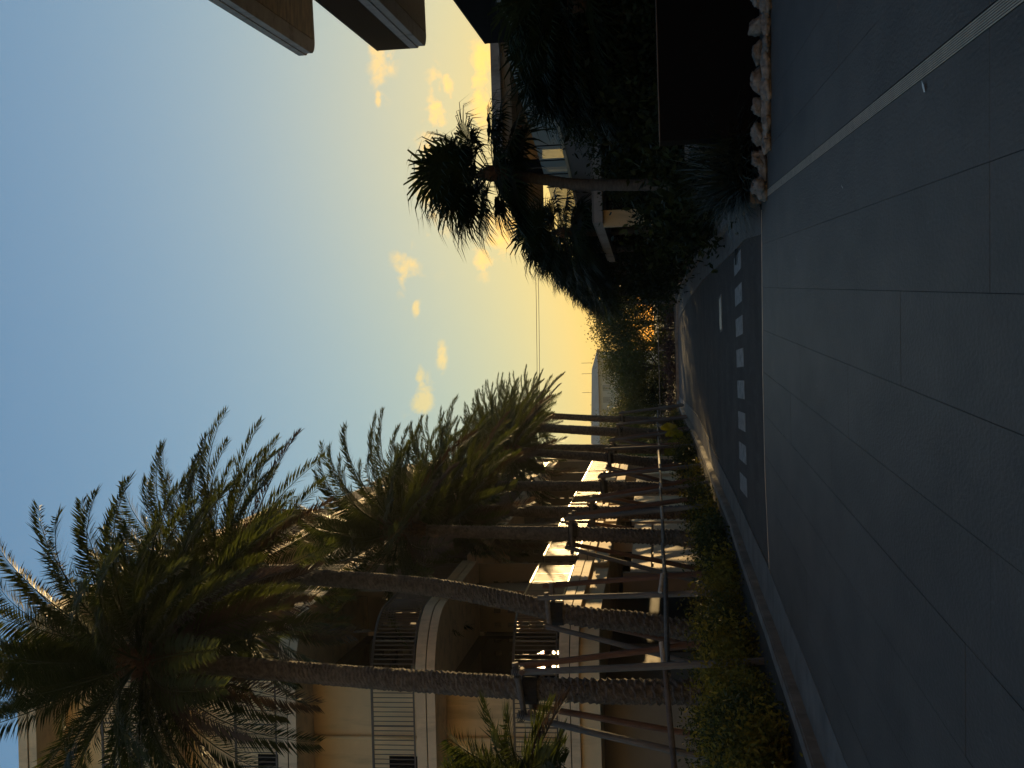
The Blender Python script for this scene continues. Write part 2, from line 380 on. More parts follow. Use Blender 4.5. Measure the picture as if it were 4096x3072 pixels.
def kerb_run(name, base, back, gut, ys, side):
    kr = tag(MB().prism([(0,0),(0.01,0),(0.01,0.01)], -0.4, -0.39).build(name, concrete), kind='structure')
    gm = MB()
    for i, (y0, y1) in enumerate(zip(ys, ys[1:])):
        b0, b1 = interp_x(base, y0), interp_x(base, y1)
        w = 0.17*side
        g0, g1 = interp_x(gut, y0), interp_x(gut, y1)
        s = [(b0,y0),(b0+w,y0),(b1+w,y1-0.012),(b1,y1-0.012)]
        if side < 0: s = s[::-1]
        m = MB(); t = 0.02*side
        top = 0.14+random.uniform(-.002,.002)
        m.prism(s, -0.05, top-0.02)
        s2 = [(b0+t,y0),(b0+w,y0),(b1+w,y1-0.012),(b1+t,y1-0.012)]
        if side < 0: s2 = s2[::-1]
        m.prism(s2, top-0.02+0.0005, top)
        m.build('kerb_stone', kerbm, kr)
        q = [(b0,y0),(g0,y0),(g1,y1),(b1,y1)]
        gm.add([(q[0][0],q[0][1],0.012),(q[1][0],q[1][1],0.005),(q[2][0],q[2][1],0.005),(q[3][0],q[3][1],0.012),
                (q[1][0],q[1][1],-0.04),(q[2][0],q[2][1],-0.04)],
               [(0,1,2,3) if side<0 else (3,2,1,0), (1,4,5,2)])
    gm.build('gutter', concrete, kr)
    return kr
ysL = [7.0]
while ysL[-1] < 72.4: ysL.append(ysL[-1]+(0.6 if ysL[-1] < 40 else 1.8))
ysR = [16.1]
while ysR[-1] < 71.5: ysR.append(ysR[-1]+(0.6 if ysR[-1] < 40 else 1.8))
kL = kerb_run('kerb', Lbase, Lback, Lgut, ysL, -1)
kR = kerb_run('kerb', Rbase, Rback, Rgut, ysR, 1)
# planting beds raised to the kerb top
bl = MB(); pts = [(interp_x(Lbase,y)-0.17, y) for y in ysL]
bl.prism([(-16,7),(pts[0][0],7)]+pts[1:]+[(-30,ysL[-1])], -0.2, 0.10); tag(bl.build('planting_bed', soil), kind='structure')
br = MB(); pts = [(interp_x(Rbase,y)+0.17, y) for y in ysR]
br.prism([(pts[0][0],ysR[0]),(30,ysR[0]),(30,ysR[-1])]+pts[::-1][:-1], -0.2, 0.10); tag(br.build('planting_bed', soil), kind='structure')
# far kerb and verge where the road ends
yf = 72.6
fk = MB(); fk.box(-40, 40, yf, yf+0.2, -0.05, 0.14); tag(fk.build('kerb', kerbm), kind='structure')
fv = MB(); fv.box(-60, 60, yf+0.2, 140, -0.2, 0.12); tag(fv.build('verge', grass), kind='structure')
# crossing stripes
for k in range(8):
    x = -1.78+k*0.577; m = MB(); s = random.uniform(-.01,.01)
    m.box(x-0.33, x, 20.1+s, 21.75+s, -0.021, -0.017); m.build('painted_stripe', paint, road_o)
# drain plate on the road and slots in the right gutter
dc = empty('drain_cover', gr(2880,1255), label='narrow rusty drain plate set in the asphalt past the painted stripes', category='drain cover')
p0, p1 = gr(2874,1185), gr(2886,1325); m = MB(); m.box(-0.42,0.42,-0.45,0.45,-0.019,-0.012); m.build('plate', concrete, dc)
m = MB(); m.box(-0.36,0.36,-0.38,0.38,-0.0118,-0.006); m.build('cover', railm, dc); m = MB(); m.box(-0.42,0.42,-0.50,-0.44,-0.019,-0.004); m.build('frame', paint, dc)
for k in range(9):
    c = gr(2944, 1000+k*7); m = MB(); m.box(c.x-0.015,c.x+0.012,c.y-.12,c.y+.12,0.008,0.014); m.build('gutter_slot', black, kR)

# ------------------------------------------------------------------ left hotel
def fx(Y): return -5.2+(Y-25)*0.0324
ZT = [at(px, 2960, 25).z for px in (2242,1668,1112,572)]
ST = (ZT[3]-ZT[0])/3
Z1 = ZT[0]; ZT = [Z1+ST*k for k in range(4)]+[at(62, 2560, 25.0).z]
hotel = empty('hotel_building', (-5.2,25,0), label='beige five storey hotel with curved corner balconies behind the row of date palms', category='hotel')
H0 = Vector((-5.2,25,0))
def hb(mb, name, m, parent=None, smooth=False, **k):
    mb.v = [(v[0]-H0.x, v[1]-H0.y, v[2]-H0.z) for v in mb.v]
    return mb.build(name, m, parent or hotel, smooth, **k)
BAYS = [(25.0,31.6),(32.4,38.6),(39.0,43.0),(43.4,49.8),(50.2,54.3),(54.7,59.4)]
def bay_poly(k, inset=0.0, xl=None):
    y0, y1 = BAYS[k]; y0 += inset; y1 -= inset; xa, xb = fx(y0)-inset, fx(y1)-inset
    if k == 0:
        r = 1.6-inset; pts = [(-16, y0)]
        cx, cy = xa-r, y0+r
        pts += [(cx+r*math.sin(t), cy-r*math.cos(t)) for t in [R(90)*i/10 for i in range(11)]]
        return pts+[(xb,y1),(-16,y1)]
    return [(xa-3.2,y0),(xa,y0),(xb,y1),(xb-3.2,y1)]
nbal = 0; balstuff = MB()
def railing(path, z0, parent_list, spacing=0.108, h=1.05, single=False, room=None):
    """top rail + bottom rail + balusters along a plan path"""
    rl = MB()
    tp = [Vector((p[0],p[1],z0+h)) for p in path]
    for a, b in zip(tp, tp[1:]):
        rl.wall(a, b, z0+h-0.035, z0+h+0.012, 0.05); rl.wall(a, b, z0+0.05, z0+0.085, 0.03)
    r = hb(rl, 'balcony_railing', railm)
    L = [0]
    for a, b in zip(path, path[1:]): L.append(L[-1]+math.hypot(b[0]-a[0], b[1]-a[1]))
    s = 0; stf = MB(); k = 0; n = 0
    while s < L[-1]:
        while k < len(L)-2 and L[k+1] < s: k += 1
        t = (s-L[k])/(L[k+1]-L[k]); x = path[k][0]+(path[k+1][0]-path[k][0])*t; y = path[k][1]+(path[k+1][1]-path[k][1])*t
        w = 0.016 if n % 9 == 0 else 0.0085
        m = MB(); m.box(x-w, x+w, y-w, y+w, z0+0.086, z0+h-0.036)
        if single and y < 25.2 and x > -8.9: hb(m, 'baluster', railm, r)
        else: stf.add(m.v, m.f)
        s += spacing; n += 1
    if stf.v: hb(stf, 'fine_balusters', railm, r, kind='stuff')
for lv in range(5):
    zt = ZT[lv]
    for k in range(len(BAYS)):
        if lv == 4 and k > 0 and k != 1: pass
        if lv == 4 and k in (3,4,5): continue
        mb = MB()
        mb.prism(bay_poly(k), zt-0.225, zt)
        sl_ = hb(mb, 'balcony_slab', fascia)
        m2 = MB(); m2.prism(bay_poly(k, 0.05), zt-0.2475, zt-0.2255); hb(m2, 'shadow_groove', slate_base, sl_)
        m3 = MB(); m3.prism(bay_poly(k, 0.012 if lv < 4 else 0.03), zt-0.44, zt-0.248); hb(m3, 'lower_fascia', fascia, sl_)
    if lv < 4:
        r = 1.52; y0 = 25.08; xa = fx(25)-0.08
        pth = [(-15.5,y0)]+[(xa-r+r*math.sin(t), y0+r-r*math.cos(t)) for t in [R(90)*i/10 for i in range(11)]]+[(fx(31.5)-.08,31.5)]
        railing(pth, zt, None, single=True)
        for k in range(1,len(BAYS)):
            a, b = BAYS[k]; railing([(fx(a)-2.0,a+.08),(fx(a)-.08,a+.08),(fx(b)-.08,b-.08)], zt, None)
# walls, storey by storey
def zspan(lv): return (0.1 if lv < 0 else ZT[lv]+0.001, ZT[lv+1]-0.441)
for lv in range(0,4):
    z0, z1 = zspan(lv)
    m = MB(); m.box(-16,-7.1,26.35,26.55,z0,z1)
    w = hb(m, 'front_wall', stucco)
    m = MB(); m.tube([(-8.38,26.30,z0),(-8.38,26.30,z1)], 0.045, 10); hb(m, 'drain_pipe', stucco, w, smooth=True)
    m = MB(); m.box(-10.9,-8.83,26.33,26.345,z0+0.02,z0+0.98); hb(m, 'dark_low_panel', black, w)  # plain black panel low on the wall behind the railing
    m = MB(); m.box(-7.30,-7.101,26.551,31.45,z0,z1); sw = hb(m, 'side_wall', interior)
    m = MB(); m.box(-7.098,-7.06,27.0,30.9,z0+.02,z1-.35); hb(m, 'sliding_door', darkglass, sw)
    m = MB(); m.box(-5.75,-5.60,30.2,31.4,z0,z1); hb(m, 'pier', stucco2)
    for k in range(len(BAYS)):
        if lv == 3 and k >= 3: continue
        a, b = BAYS[k]
        xb = fx(a)-2.1
        if k:
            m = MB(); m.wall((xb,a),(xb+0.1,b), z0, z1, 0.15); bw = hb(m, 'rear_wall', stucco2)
            m = MB(); m.wall((xb+0.10,a+0.8),(xb+0.18,b-0.8), z0+.02, z1-.4, 0.05); hb(m, 'sliding_door', darkglass, bw)
        # perforated party wall at the far end of the bay
        y = b+0.08; xs = np.linspace(fx(b)-2.05, fx(b)-0.35, 14); zs = np.linspace(z0, z1, 15)
        m = MB()
        for i in range(13):
            for j in range(14):
                if i % 3 == 1 and j % 2 == 1 and 1 <= i and j < 12: continue
                m.box(xs[i], xs[i+1], y, y+0.16, zs[j], zs[j+1])
        m.box(fx(b)-0.349, fx(b)-0.12, y+.01, y+.15, z0, z1)
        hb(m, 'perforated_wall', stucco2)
# far end wall of the hotel
m = MB(); m.box(fx(59.6)-9, fx(59.6)+0.05, 59.6, 59.9, 0.1, ZT[3]); hb(m, 'end_wall', fascia)
m = MB(); m.box(-16,-7.32,26.6,59.5,0.1,ZT[3]-0.5)
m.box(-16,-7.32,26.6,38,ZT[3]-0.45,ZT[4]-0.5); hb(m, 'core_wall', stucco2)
m = MB(); m.box(-14,-6.9,40.5,59,ZT[3]-0.45,ZT[3]+0.5); hb(m, 'roof_parapet', stucco)
# ground floor
z0, z1 = 0.1, Z1-0.441
m = MB(); m.prism(bay_poly(0,0.16), z1-0.455, z1-0.001); hb(m, 'soffit_beam', stucco)
for k in range(1,len(BAYS)):
    a, b = BAYS[k]; m = MB(); m.prism(bay_poly(k,0.10), z1-0.42, z1-0.001); hb(m, 'soffit_beam', stucco)
m = MB(); m.box(-16,-7.3,30.5,30.7,z0,z1-.46); hb(m, 'lobby_glazing', darkglass)
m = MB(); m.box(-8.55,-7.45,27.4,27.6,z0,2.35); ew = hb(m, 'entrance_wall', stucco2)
m = MB(); m.box(fx(31.5)-1.0, fx(31.5)-0.33, 31.3, 31.5, z0, 2.55); hb(m, 'pier', stucco2)
m = MB(); m.wall((fx(31.5)-0.40,31.51),(fx(39.4)-0.33,39.4), z0, 1.70, 0.15); hb(m, 'garden_wall', fascia)
m = MB(); m.wall((fx(31.5)-0.40,31.51),(fx(39.4)-0.33,39.4), 1.78, 2.35, 0.15); hb(m, 'sign_board', fascia)
m = MB(); m.wall((fx(31.5)-0.44,31.6),(fx(39.4)-0.37,39.4), 1.705, 1.775, 0.06); hb(m, 'shadow_gap', railm)
m = MB(); m.wall((fx(41)-0.5,41.0),(fx(47.5)-0.45,47.5), z0, 2.5, 0.15); hb(m, 'garden_wall', fascia)
m = MB(); m.wall((fx(50)-0.5,50.0),(fx(58)-0.45,58), z0, 2.5, 0.15); hb(m, 'garden_wall', fascia)
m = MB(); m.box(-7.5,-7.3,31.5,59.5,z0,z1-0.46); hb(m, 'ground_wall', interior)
for yy in (36.0,42.2,48.8,54.5):
    m = MB(); m.box(fx(yy)-0.6, fx(yy)-0.25, yy, yy+0.35, z0, z1-0.43); hb(m, 'column', fascia)
# lettering
def text(s, size, loc, rot, m, parent):
    cu = bpy.data.curves.new('lettering', 'FONT'); cu.body = s; cu.size = size; cu.extrude = 0.004; cu.align_x = 'LEFT'
    tmp = bpy.data.objects.new('t', cu); col.objects.link(tmp); dg = bpy.context.evaluated_depsgraph_get(); dg.update()
    me = bpy.data.meshes.new_from_object(tmp.evaluated_get(dg)); bpy.data.objects.remove(tmp)
    me.materials.clear(); me.materials.append(m)
    o = obj('lettering', me, parent); o.location = Vector(loc)-H0; o.rotation_euler = rot; return o
pE = at(2628, 2888, 27.38); text('EAST', 0.115, (pE.x, 27.385, pE.z), (R(90),0,0), black, ew)
pT = at(2410, 2314, 31.6); 
sb = MB(); sb.wall((fx(31.3)-0.02,31.2),(fx(33.2)-0.02,33.2), z1-0.42, z1-0.06, 0.03); sbo = hb(sb, 'name_board', fascia)
text('TAWN', 0.16, (fx(31.4)+0.0, 31.3, z1-0.33), (R(90),0,R(90-1.9)), black, sbo)

# ------------------------------------------------------------------ right tall building
tower = empty('apartment_building', (9.95,32.7,0), label='tall dark grey balcony building cut off by the right side of the street view', category='apartment building')
H0 = Vector((9.95,32.7,0))
def tb(mb, name, m, parent=None, **k):
    mb.v = [(v[0]-H0.x, v[1]-H0.y, v[2]) for v in mb.v]; return mb.build(name, m, parent or tower, **k)
ux = R(5.4)
def tpt(s, d):      # s metres back towards the viewer along the facade, d metres in
    return (9.95-math.sin(ux)*s+math.cos(ux)*d, 32.7-math.cos(ux)*s-math.sin(ux)*d)
zA = at(1262,185,32.7).z; zB = at(1707,165,32.7).z; zC = at(2142,146,32.7).z
def rc(i, r=0.55, s1=33.98, d1=5.95):     # plan outline with a rounded street corner
    arc = [(i+r-r*math.cos(R(90)*k/8), i+r-r*math.sin(R(90)*k/8)) for k in range(9)]   # (s,d)
    return [tpt(s1,i)]+[tpt(s1,d1),tpt(i,d1)]+[tpt(a,b) for a,b in arc]
def tslab(z, name):
    s0, s1 = 0, 34
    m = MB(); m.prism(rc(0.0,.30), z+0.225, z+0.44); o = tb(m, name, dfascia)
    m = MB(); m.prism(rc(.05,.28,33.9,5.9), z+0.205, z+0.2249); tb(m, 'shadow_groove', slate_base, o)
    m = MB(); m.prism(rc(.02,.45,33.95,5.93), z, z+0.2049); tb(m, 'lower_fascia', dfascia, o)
    return o
for z, nm in ((zA,'roof_slab'),(zB,'balcony_slab'),(zC,'balcony_slab')):
    o = tslab(z, nm)
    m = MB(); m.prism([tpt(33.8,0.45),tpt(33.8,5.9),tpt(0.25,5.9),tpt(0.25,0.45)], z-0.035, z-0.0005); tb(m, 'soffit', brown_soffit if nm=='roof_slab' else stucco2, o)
for z in (zB,zC):
    z += 0.44
    m = MB(); 
    for q in ((0.02,0.98),): pass
    m.wall(tpt(33.9,0.06), tpt(0.06,0.06), z+1.0, z+1.05, 0.05); m.wall(tpt(0.06,0.06), tpt(0.06,4), z+1.0, z+1.05, 0.05)
    m.wall(tpt(33.9,0.06), tpt(0.06,0.06), z+0.03, z+0.07, 0.04)
    rr = tb(m, 'balcony_railing', black)
    st = MB(); s = 0.06; n = 0
    while s < 33:
        c = tpt(s,0.06); w = 0.014; b = MB(); b.box(c[0]-w,c[0]+w,c[1]-w,c[1]+w,z+0.071,z+0.999)
        if n < 60: tb(b, 'baluster', black, rr)
        else: st.add(b.v,b.f)
        s += 0.075; n += 1
    tb(st, 'fine_balusters', black, rr, kind='stuff')
    st = MB()
    for i in range(40):
        c = tpt(0.06,0.1+i*0.075); st.box(c[0]-.011,c[0]+.011,c[1]-.011,c[1]+.011,z+.07,z+1.0)
    tb(st, 'fine_balusters', black, rr, kind='stuff')
for lo, hi in ((0.1,zC-0.036),(zC+0.441,zB-0.036),(zB+0.441,zA-0.036)):
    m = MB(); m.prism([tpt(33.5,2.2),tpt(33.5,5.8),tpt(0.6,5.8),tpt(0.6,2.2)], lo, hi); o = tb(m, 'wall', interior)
    for s in range(2,32,4):
        m = MB(); m.prism([tpt(s+2.4,2.15),tpt(s+2.4,2.19),tpt(s,2.19),tpt(s,2.15)], lo+.02, hi-.5); tb(m, 'sliding_door', darkglass, o)

# ------------------------------------------------------------------ terrace building
ter = empty('terrace_building', (6.6,37,0), label='low building with flat roof and open upper terrace behind glass balustrade', category='house')
H0 = Vector((6.6,37,0))
def eb(mb, name, m, parent=None, **k):
    mb.v = [(v[0]-H0.x, v[1]-H0.y, v[2]) for v in mb.v]; return mb.build(name, m, parent or ter, **k)
ra = at(1974,732,37); rb = at(2042,838,41); zr = (ra.z+rb.z)/2
da = at(2232,496,28.6); db = at(2318,850,36.3); zd = (da.z+db.z)/2
roofp = [(ra.x,37),(22,36.6),(22,48),(rb.x+0.1,48),(rb.x,41)]
m = MB(); m.prism([(ra.x+.25,37.25),(21.8,36.9),(21.8,47.8),(rb.x+0.35,47.8),(rb.x+.25,41.1)], zr-0.62, zr-0.301); eb(m, 'roof_soffit', stucco2)
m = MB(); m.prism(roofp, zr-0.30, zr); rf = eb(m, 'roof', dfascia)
m = MB(); m.box(rb.x-1.2,rb.x+0.5,40.9,41.1,zr-0.15,zr-.02)
# deck and parapet
dd = Vector((db.x-da.x, db.y-da.y)).normalized(); 
p_near = Vector((da.x,da.y))-dd*4; p_far = Vector((db.x,db.y))+dd*5
m = MB(); m.prism([p_near, (20,p_near.y), (20,p_far.y), p_far], zd-0.30, zd-0.045); eb(m, 'deck_slab', stucco2)
m = MB(); m.wall(p_near, p_far, zd-0.04, zd+0.04, 0.14); eb(m, 'deck_edge', deckedge)
m = MB(); m.wall(p_near+dd*.01, p_far-dd*.01, 2.95, zd-0.042, 0.10); eb(m, 'parapet_panel', greywall)
# glass balustrade
gl = MB(); gl.wall(p_near+Vector((.25,0)), p_near+Vector((.25,.02)), zd+.04, zd+.06, .02); glb = eb(gl, 'glass_balustrade', black)
s = 0.0; Ld = (p_far-p_near).length
while s+1.2 < Ld:
    a = p_near+dd*(s+.02)+Vector((0.18,0)); b = p_near+dd*(s+1.16)+Vector((0.18,0))
    m = MB(); m.wall(a, b, zd+0.06, zd+0.80, 0.014); eb(m, 'glass_pane', glass, glb)
    m = MB(); m.tube([(a.x,a.y,zd+.04),(a.x,a.y,zd+.84)], 0.02, 6); eb(m, 'post', black, glb); s += 1.2
# posts, rear wall and windows on the terrace
for py, Y in ((652,33.5),(690,35.0),(705,37.5)):
    c = at(2150, py, Y); m = MB(); m.box(c.x-.12,c.x+.12,Y,Y+.24,zd-0.04,zr-0.62); eb(m, 'post', black)
x0 = at(2100,594,41).x
m = MB(); m.box(x0,20,41.2,41.4,zd-.04,zr-.62); wl = eb(m, 'wall', stucco)
wx0 = at(2100,505,41).x; 
for (wa,wb) in ((at(2100,590,41).x+.2, at(2100,440,41).x),):
    m = MB(); m.box(wa,wb,41.12,41.19,zd+0.05,zr-0.95); wf = eb(m, 'window', deckedge, wl)
    n = 3
    for i in range(n):
        m = MB(); a = wa+.06+(wb-wa-.06)*i/n; m.box(a, a+(wb-wa-.06)/n-.06, 41.08,41.119,zd+.12,zr-1.05); eb(m, 'pane', darkglass, wf)
m = MB()
for i in range(7): c = at(2040, 660+i*3.5, 42); m.box(c.x-.01,c.x+.01,42,42.03,zr-1.1,zr-.63)
eb(m, 'slatted_screen', railm)
# ground floor canopy and wall
ca = at(2368,493,27); cb = at(2376,892,27); zc = (ca.z+cb.z)/2
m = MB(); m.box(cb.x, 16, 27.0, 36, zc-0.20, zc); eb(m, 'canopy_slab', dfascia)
m = MB(); m.box(cb.x+.03, 16, 27.03, 35.9, zc+0.001, zc+0.05); eb(m, 'canopy_flashing', greywall)
w0 = at(2450,905,27.4); w1 = at(2450,840,27.4)
m = MB(); m.box(w0.x, w1.x, 27.4, 27.6, 0.1, zc-0.201); eb(m, 'end_wall', stucco)
m = MB(); m.box(w1.x, 16, 29.5, 29.7, 0.1, zc-.201); eb(m, 'shopfront', darkglass)
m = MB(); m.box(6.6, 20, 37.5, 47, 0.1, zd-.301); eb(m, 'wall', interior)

# unseen pale block, added behind the viewer to bounce warm light onto the hotel front
bb = empty('added_bounce_block', (0,-34,0), label='long pale block added behind the viewer to bounce warm light onto the hotel', category='bounce block')
m = MB(); m.box(-34,30,-12,0,0,19); m.build('wall', stucco, bb)
for lv in range(5):
    m = MB(); m.box(-34,30,0.001,1.4,3.4+lv*3.3,3.75+lv*3.3); m.build('balcony_slab', fascia, bb)
    for i in range(14):
        m = MB(); x = -32+i*4.5; m.box(x,x+2.2,0.002,0.05,4.0+lv*3.3-3.3+.4,6.2+lv*3.3-3.3+.4); m.build('window', darkglass, bb)

# ------------------------------------------------------------------ black panel wall, pale wall, rocks
bw = empty('black_wall', (3.3,15.6,0), label='tall matt black screen wall standing behind the limestone rocks', category='wall')
c = at(2641,564,15.6); m = MB(); m.box(0,6.2,0,0.35,0.0,c.z); bw.location = (c.x,15.6,0); m.build('panel', boxm, bw)
m = MB(); m.box(-0.006,6.2,-0.006,0.356,c.z+.001,c.z+0.012); m.build('cap', railm, bw)
pw = MB(); a = at(2740,640,19.5); pw.box(0,3.0,0,0.2,0,a.z-0.1); o = pw.build('garden_wall', palewall); o.location = (a.x,19.5,0.1)
tag(o, 'pale grey rendered garden wall just left of the black screen wall', 'wall')
def rock_mesh(seed, s):
    rg = np.random.default_rng(seed); m = MB(); nu, nv = 30, 17; vs = []
    ph = rg.uniform(0, 6.28, 12)
    for j in range(nv+1):
        for i in range(nu):
            t = math.pi*j/nv; p = 2*math.pi*i/nu
            n = 1+0.09*math.sin(3*p+ph[0]+2*t)+0.07*math.sin(5*t+ph[1]+p)+0.06*math.sin(7*p+ph[2]-3*t)+rg.uniform(-.09,.09)-0.07*max(0, math.sin(9*p+ph[3]+5*t)*math.sin(11*t+ph[4]-2*p))
            vs.append((s[0]*n*math.sin(t)*math.cos(p), s[1]*n*math.sin(t)*math.sin(p), s[2]*n*math.cos(t)))
    fs = [(j*nu+i, (j+1)*nu+i, (j+1)*nu+(i+1)%nu, j*nu+(i+1)%nu) for j in range(nv) for i in range(nu)]
    m.add(vs, fs); return m.mesh('limestone_rock', rockm, True)
rocks = [rock_mesh(k, s) for k, s in enumerate([(.22,.17,.12),(.16,.14,.11),(.26,.16,.13),(.19,.15,.10)])]
x = gr(3096, 700).x; k = 0
xe = gr(3096,-160).x
while x < xe:
    py = 1536-(x/14.25)*FPX
    o = obj('limestone_rock', rocks[k%4]); sc_ = random.uniform(.45,.75); o.scale = (sc_*1.15,sc_*.9,sc_*random.uniform(.7,1.0)); o.rotation_euler = (random.uniform(-.15,.15),random.uniform(-.08,.08),random.uniform(-.2,.2)+(3.14 if k%2 else 0))
    yb = gr(3085 if x > 2.9 else 3068, py).y
    o.location = (x, yb+0.05+random.uniform(-.03,.05), 0.05)
    tag(o, '%s pitted limestone rock of the front row, counted from the spiky plants' % ORDW[min(k,29)] if k else 'coral limestone rock at the left end of the row, beside the spiky plants', 'rock', 'limestone rocks edging the plaza')
    x += random.uniform(.20,.27)*sc_; k += 1
x = gr(3096, 690).x; k2=0
while x < xe:      # second, lower row behind
    o = obj('limestone_rock', rocks[(k2+2)%4]); o.scale=(.8,.8,.8); o.rotation_euler=(random.uniform(-1,1),0,random.uniform(0,6)); o.location=(x, gr(3075,1536-(x/14.5)*FPX).y+.3, .09)
    tag(o, '%s limestone rock of the back row, counted from the spiky plants' % ORDW[min(k2,29)], 'rock', 'limestone rocks edging the plaza'); x += .33; k2 += 1

# ------------------------------------------------------------------ palms
def frond_quads(az, el, L, npair, grav, wind, width=0.34, rg=None, vee=0.6, curl=0.0):
    """pinnate leaf: returns leaflet quads and rachis points"""
    d = Vector((math.cos(el)*math.cos(az), math.cos(el)*math.sin(az), math.sin(el)))
    p = Vector((0,0,0)); jit_ = Vector(rg.uniform(-.22,.22,3)); ns = 18; st = L/ns; pts = [p.copy()]; dirs = [d.copy()]
    for i in range(ns):
        t = (i+1)/ns
        d = (d + Vector((0,0,-1))*grav*(0.30+1.5*t*t)*st + wind*(0.3+t)*st + jit_*st*math.sin(t*3.1)).normalized()
        p = p+d*st; pts.append(p.copy()); dirs.append(d.copy())
    Q = []
    for k in range(npair):
        t = 0.14+0.86*(k+rg.uniform(-.2,.2))/npair; t = min(max(t,0.1),0.999)
        f = t*ns; i = int(f); fr = f-i; pos = pts[i].lerp(pts[min(i+1,ns)], fr); dd = dirs[min(i,ns)]
        side = dd.cross(Vector((0,0,1)))
        if side.length < .15: side = dd.cross(Vector((1,0,0)))
        side.normalize(); upv = side.cross(dd).normalized()
        ll = width*(math.sin(math.pi*(0.12+0.80*t))**0.55)*rg.uniform(.85,1.1)
        for s in (-1,1):
            ang = vee*0.6+rg.uniform(-.3,.3); fw = 0.42+0.45*t+rg.uniform(-.12,.12)
            ld = (side*s*math.cos(ang)+upv*math.sin(ang)+dd*fw).normalized()
            ld = (ld+Vector((0,0,-0.12))+wind*0.25).normalized()
            wv = ld.cross(upv*0.6+side*s*-0.6).normalized()*0.0135
            mid = pos+ld*ll*0.45; tip = pos+(ld+Vector((0,0,-0.14))+wind*.15).normalized()*ll
            Q.append([pos-wv*.5, mid-wv, tip, mid+wv])
    return Q, pts
def frond_mesh(name, Q, pts, m, r0=0.022):
    mb = MB(); mb.tube(pts[::2]+[pts[-1]] if (len(pts)%2==0) else pts[::2], [r0*(1-0.85*i/(len(pts[::2])-1+(len(pts)%2==0))) for i in range(len(pts[::2])+(len(pts)%2==0))], 3, cap=False)
    o = len(mb.v)
    for q in Q:
        k = len(mb.v); mb.v.extend([tuple(v) for v in q]); mb.f.append((k,k+1,k+2,k+3))
    return mb.mesh(name, m)
def date_crown(seed, n, L, wind, elmax=82, elmin=-35, npair=62, rg=None):
    rg = np.random.default_rng(seed); out = []
    for i in range(n):
        u = i/(n-1); az = i*2.39996+rg.uniform(-.3,.3); el = R(elmax+(elmin-elmax)*u**0.85+rg.uniform(-7,7))
        Q, pts = frond_quads(az, el, L*rg.uniform(.85,1.08)*(0.78+0.22*min(1,u*4)), npair, 0.27+0.10*u, wind*(1.15-.5*u), rg=rg, width=0.46)
        dry = u > 0.95
        out.append((frond_mesh('frond', Q, pts, frond_dry if dry else frondm), Vector((0,0,-0.5*u))+Vector((math.cos(az),math.sin(az),0))*0.10))
    return out
def date_trunk(pts, r0, r1, boots=True, sc_row=0.085):
    """pts: axis points bottom to top; jagged leaf-scar surface"""
    ax = [Vector(p) for p in pts]; L = [0]
    for a, b in zip(ax, ax[1:]): L.append(L[-1]+(b-a).length)
    T = L[-1]; n = int(T/0.028); nu = 26; mb = MB()
    def pos(s):
        k = 0
        while k < len(L)-2 and L[k+1] < s: k += 1
        t = (s-L[k])/(L[k+1]-L[k])
        p = [ax[max(k-1,0)], ax[k], ax[k+1], ax[min(k+2,len(ax)-1)]]
        return 0.5*((2*p[1])+(-p[0]+p[2])*t+(2*p[0]-5*p[1]+4*p[2]-p[3])*t*t+(-p[0]+3*p[1]-3*p[2]+p[3])*t**3)
    jit = RNG.uniform(-1,1,(n+1,nu))
    for j in range(n+1):
        s = T*j/n; c = pos(s); u = s/T; r = r0+(r1-r0)*u
        row = 0.17*(1-u)+0.06*u; amp = 0.30*(1-u)**1.1+0.07
        for i in range(nu):
            th = 2*math.pi*i/nu
            ncell = 7; ph = th/(2*math.pi)*ncell
            ph0 = (s/row)
            a = (ph0 + 0.5*(int(ph)%2) + 0.35*math.sin(th*2+s*3)) % 1.0
            saw = a**1.3
            edge_ = 1-0.35*abs((ph%1.0)-0.5)*2*(1-u)
            rad = r*(1-amp*0.4+amp*saw*edge_+0.025*jit[j,i])
            mb.v.append((c.x+rad*math.cos(th), c.y+rad*math.sin(th), c.z))
    for j in range(n):
        for i in range(nu):
            i2 = (i+1)%nu; mb.f.append((j*nu+i, j*nu+i2, (j+1)*nu+i2, (j+1)*nu+i))
    mb.f.append(tuple(n*nu+i for i in range(nu)))
    return mb
def boot_head(r, h, seed):
    rg = np.random.default_rng(seed); mb = MB()
    mb.tube([(0,0,-h),(0,0,-h*.6),(0,0,-.1),(0,0,.25)], [r*.95,r*1.25,r*1.15,r*.4], 12)
    for i in range(90):
        u = i/90; az = i*2.39996; z = -h*0.95+u*h*1.05; rr = r*(1.05+.2*math.sin(u*3.1))
        b = Vector((math.cos(az)*rr, math.sin(az)*rr, z)); o = Vector((math.cos(az), math.sin(az), 0)); t = Vector((-math.sin(az), math.cos(az), 0))
        w = 0.05*rg.uniform(.8,1.3); ln = rg.uniform(.13,.28); tip = b+o*ln*.55+Vector((0,0,ln*.9))
        mb.add([b-t*w-o*.04, b+t*w-o*.04, tip+t*w*.6, tip-t*w*.6, b+Vector((0,0,.10))-t*w-o*.05, b+Vector((0,0,.10))+t*w-o*.05], [(0,1,2,3),(5,4,3,2),(0,3,4),(1,5,2)])
    return mb
windR = Vector((0.30,0.05,0.03))
crownA = date_crown(11, 84, 3.1, Vector((0.05,0.0,0.0)), elmax=84, elmin=-40, npair=112)
crownB = date_crown(12, 92, 3.3, windR*.72, elmax=80, elmin=-30, npair=108)
crownC = date_crown(13, 74, 2.9, windR, elmax=82, elmin=-22, npair=84)
heads = [boot_head(0.17,0.95,3).mesh('boot_head', fibre), boot_head(0.15,0.8,5).mesh('boot_head', fibre)]
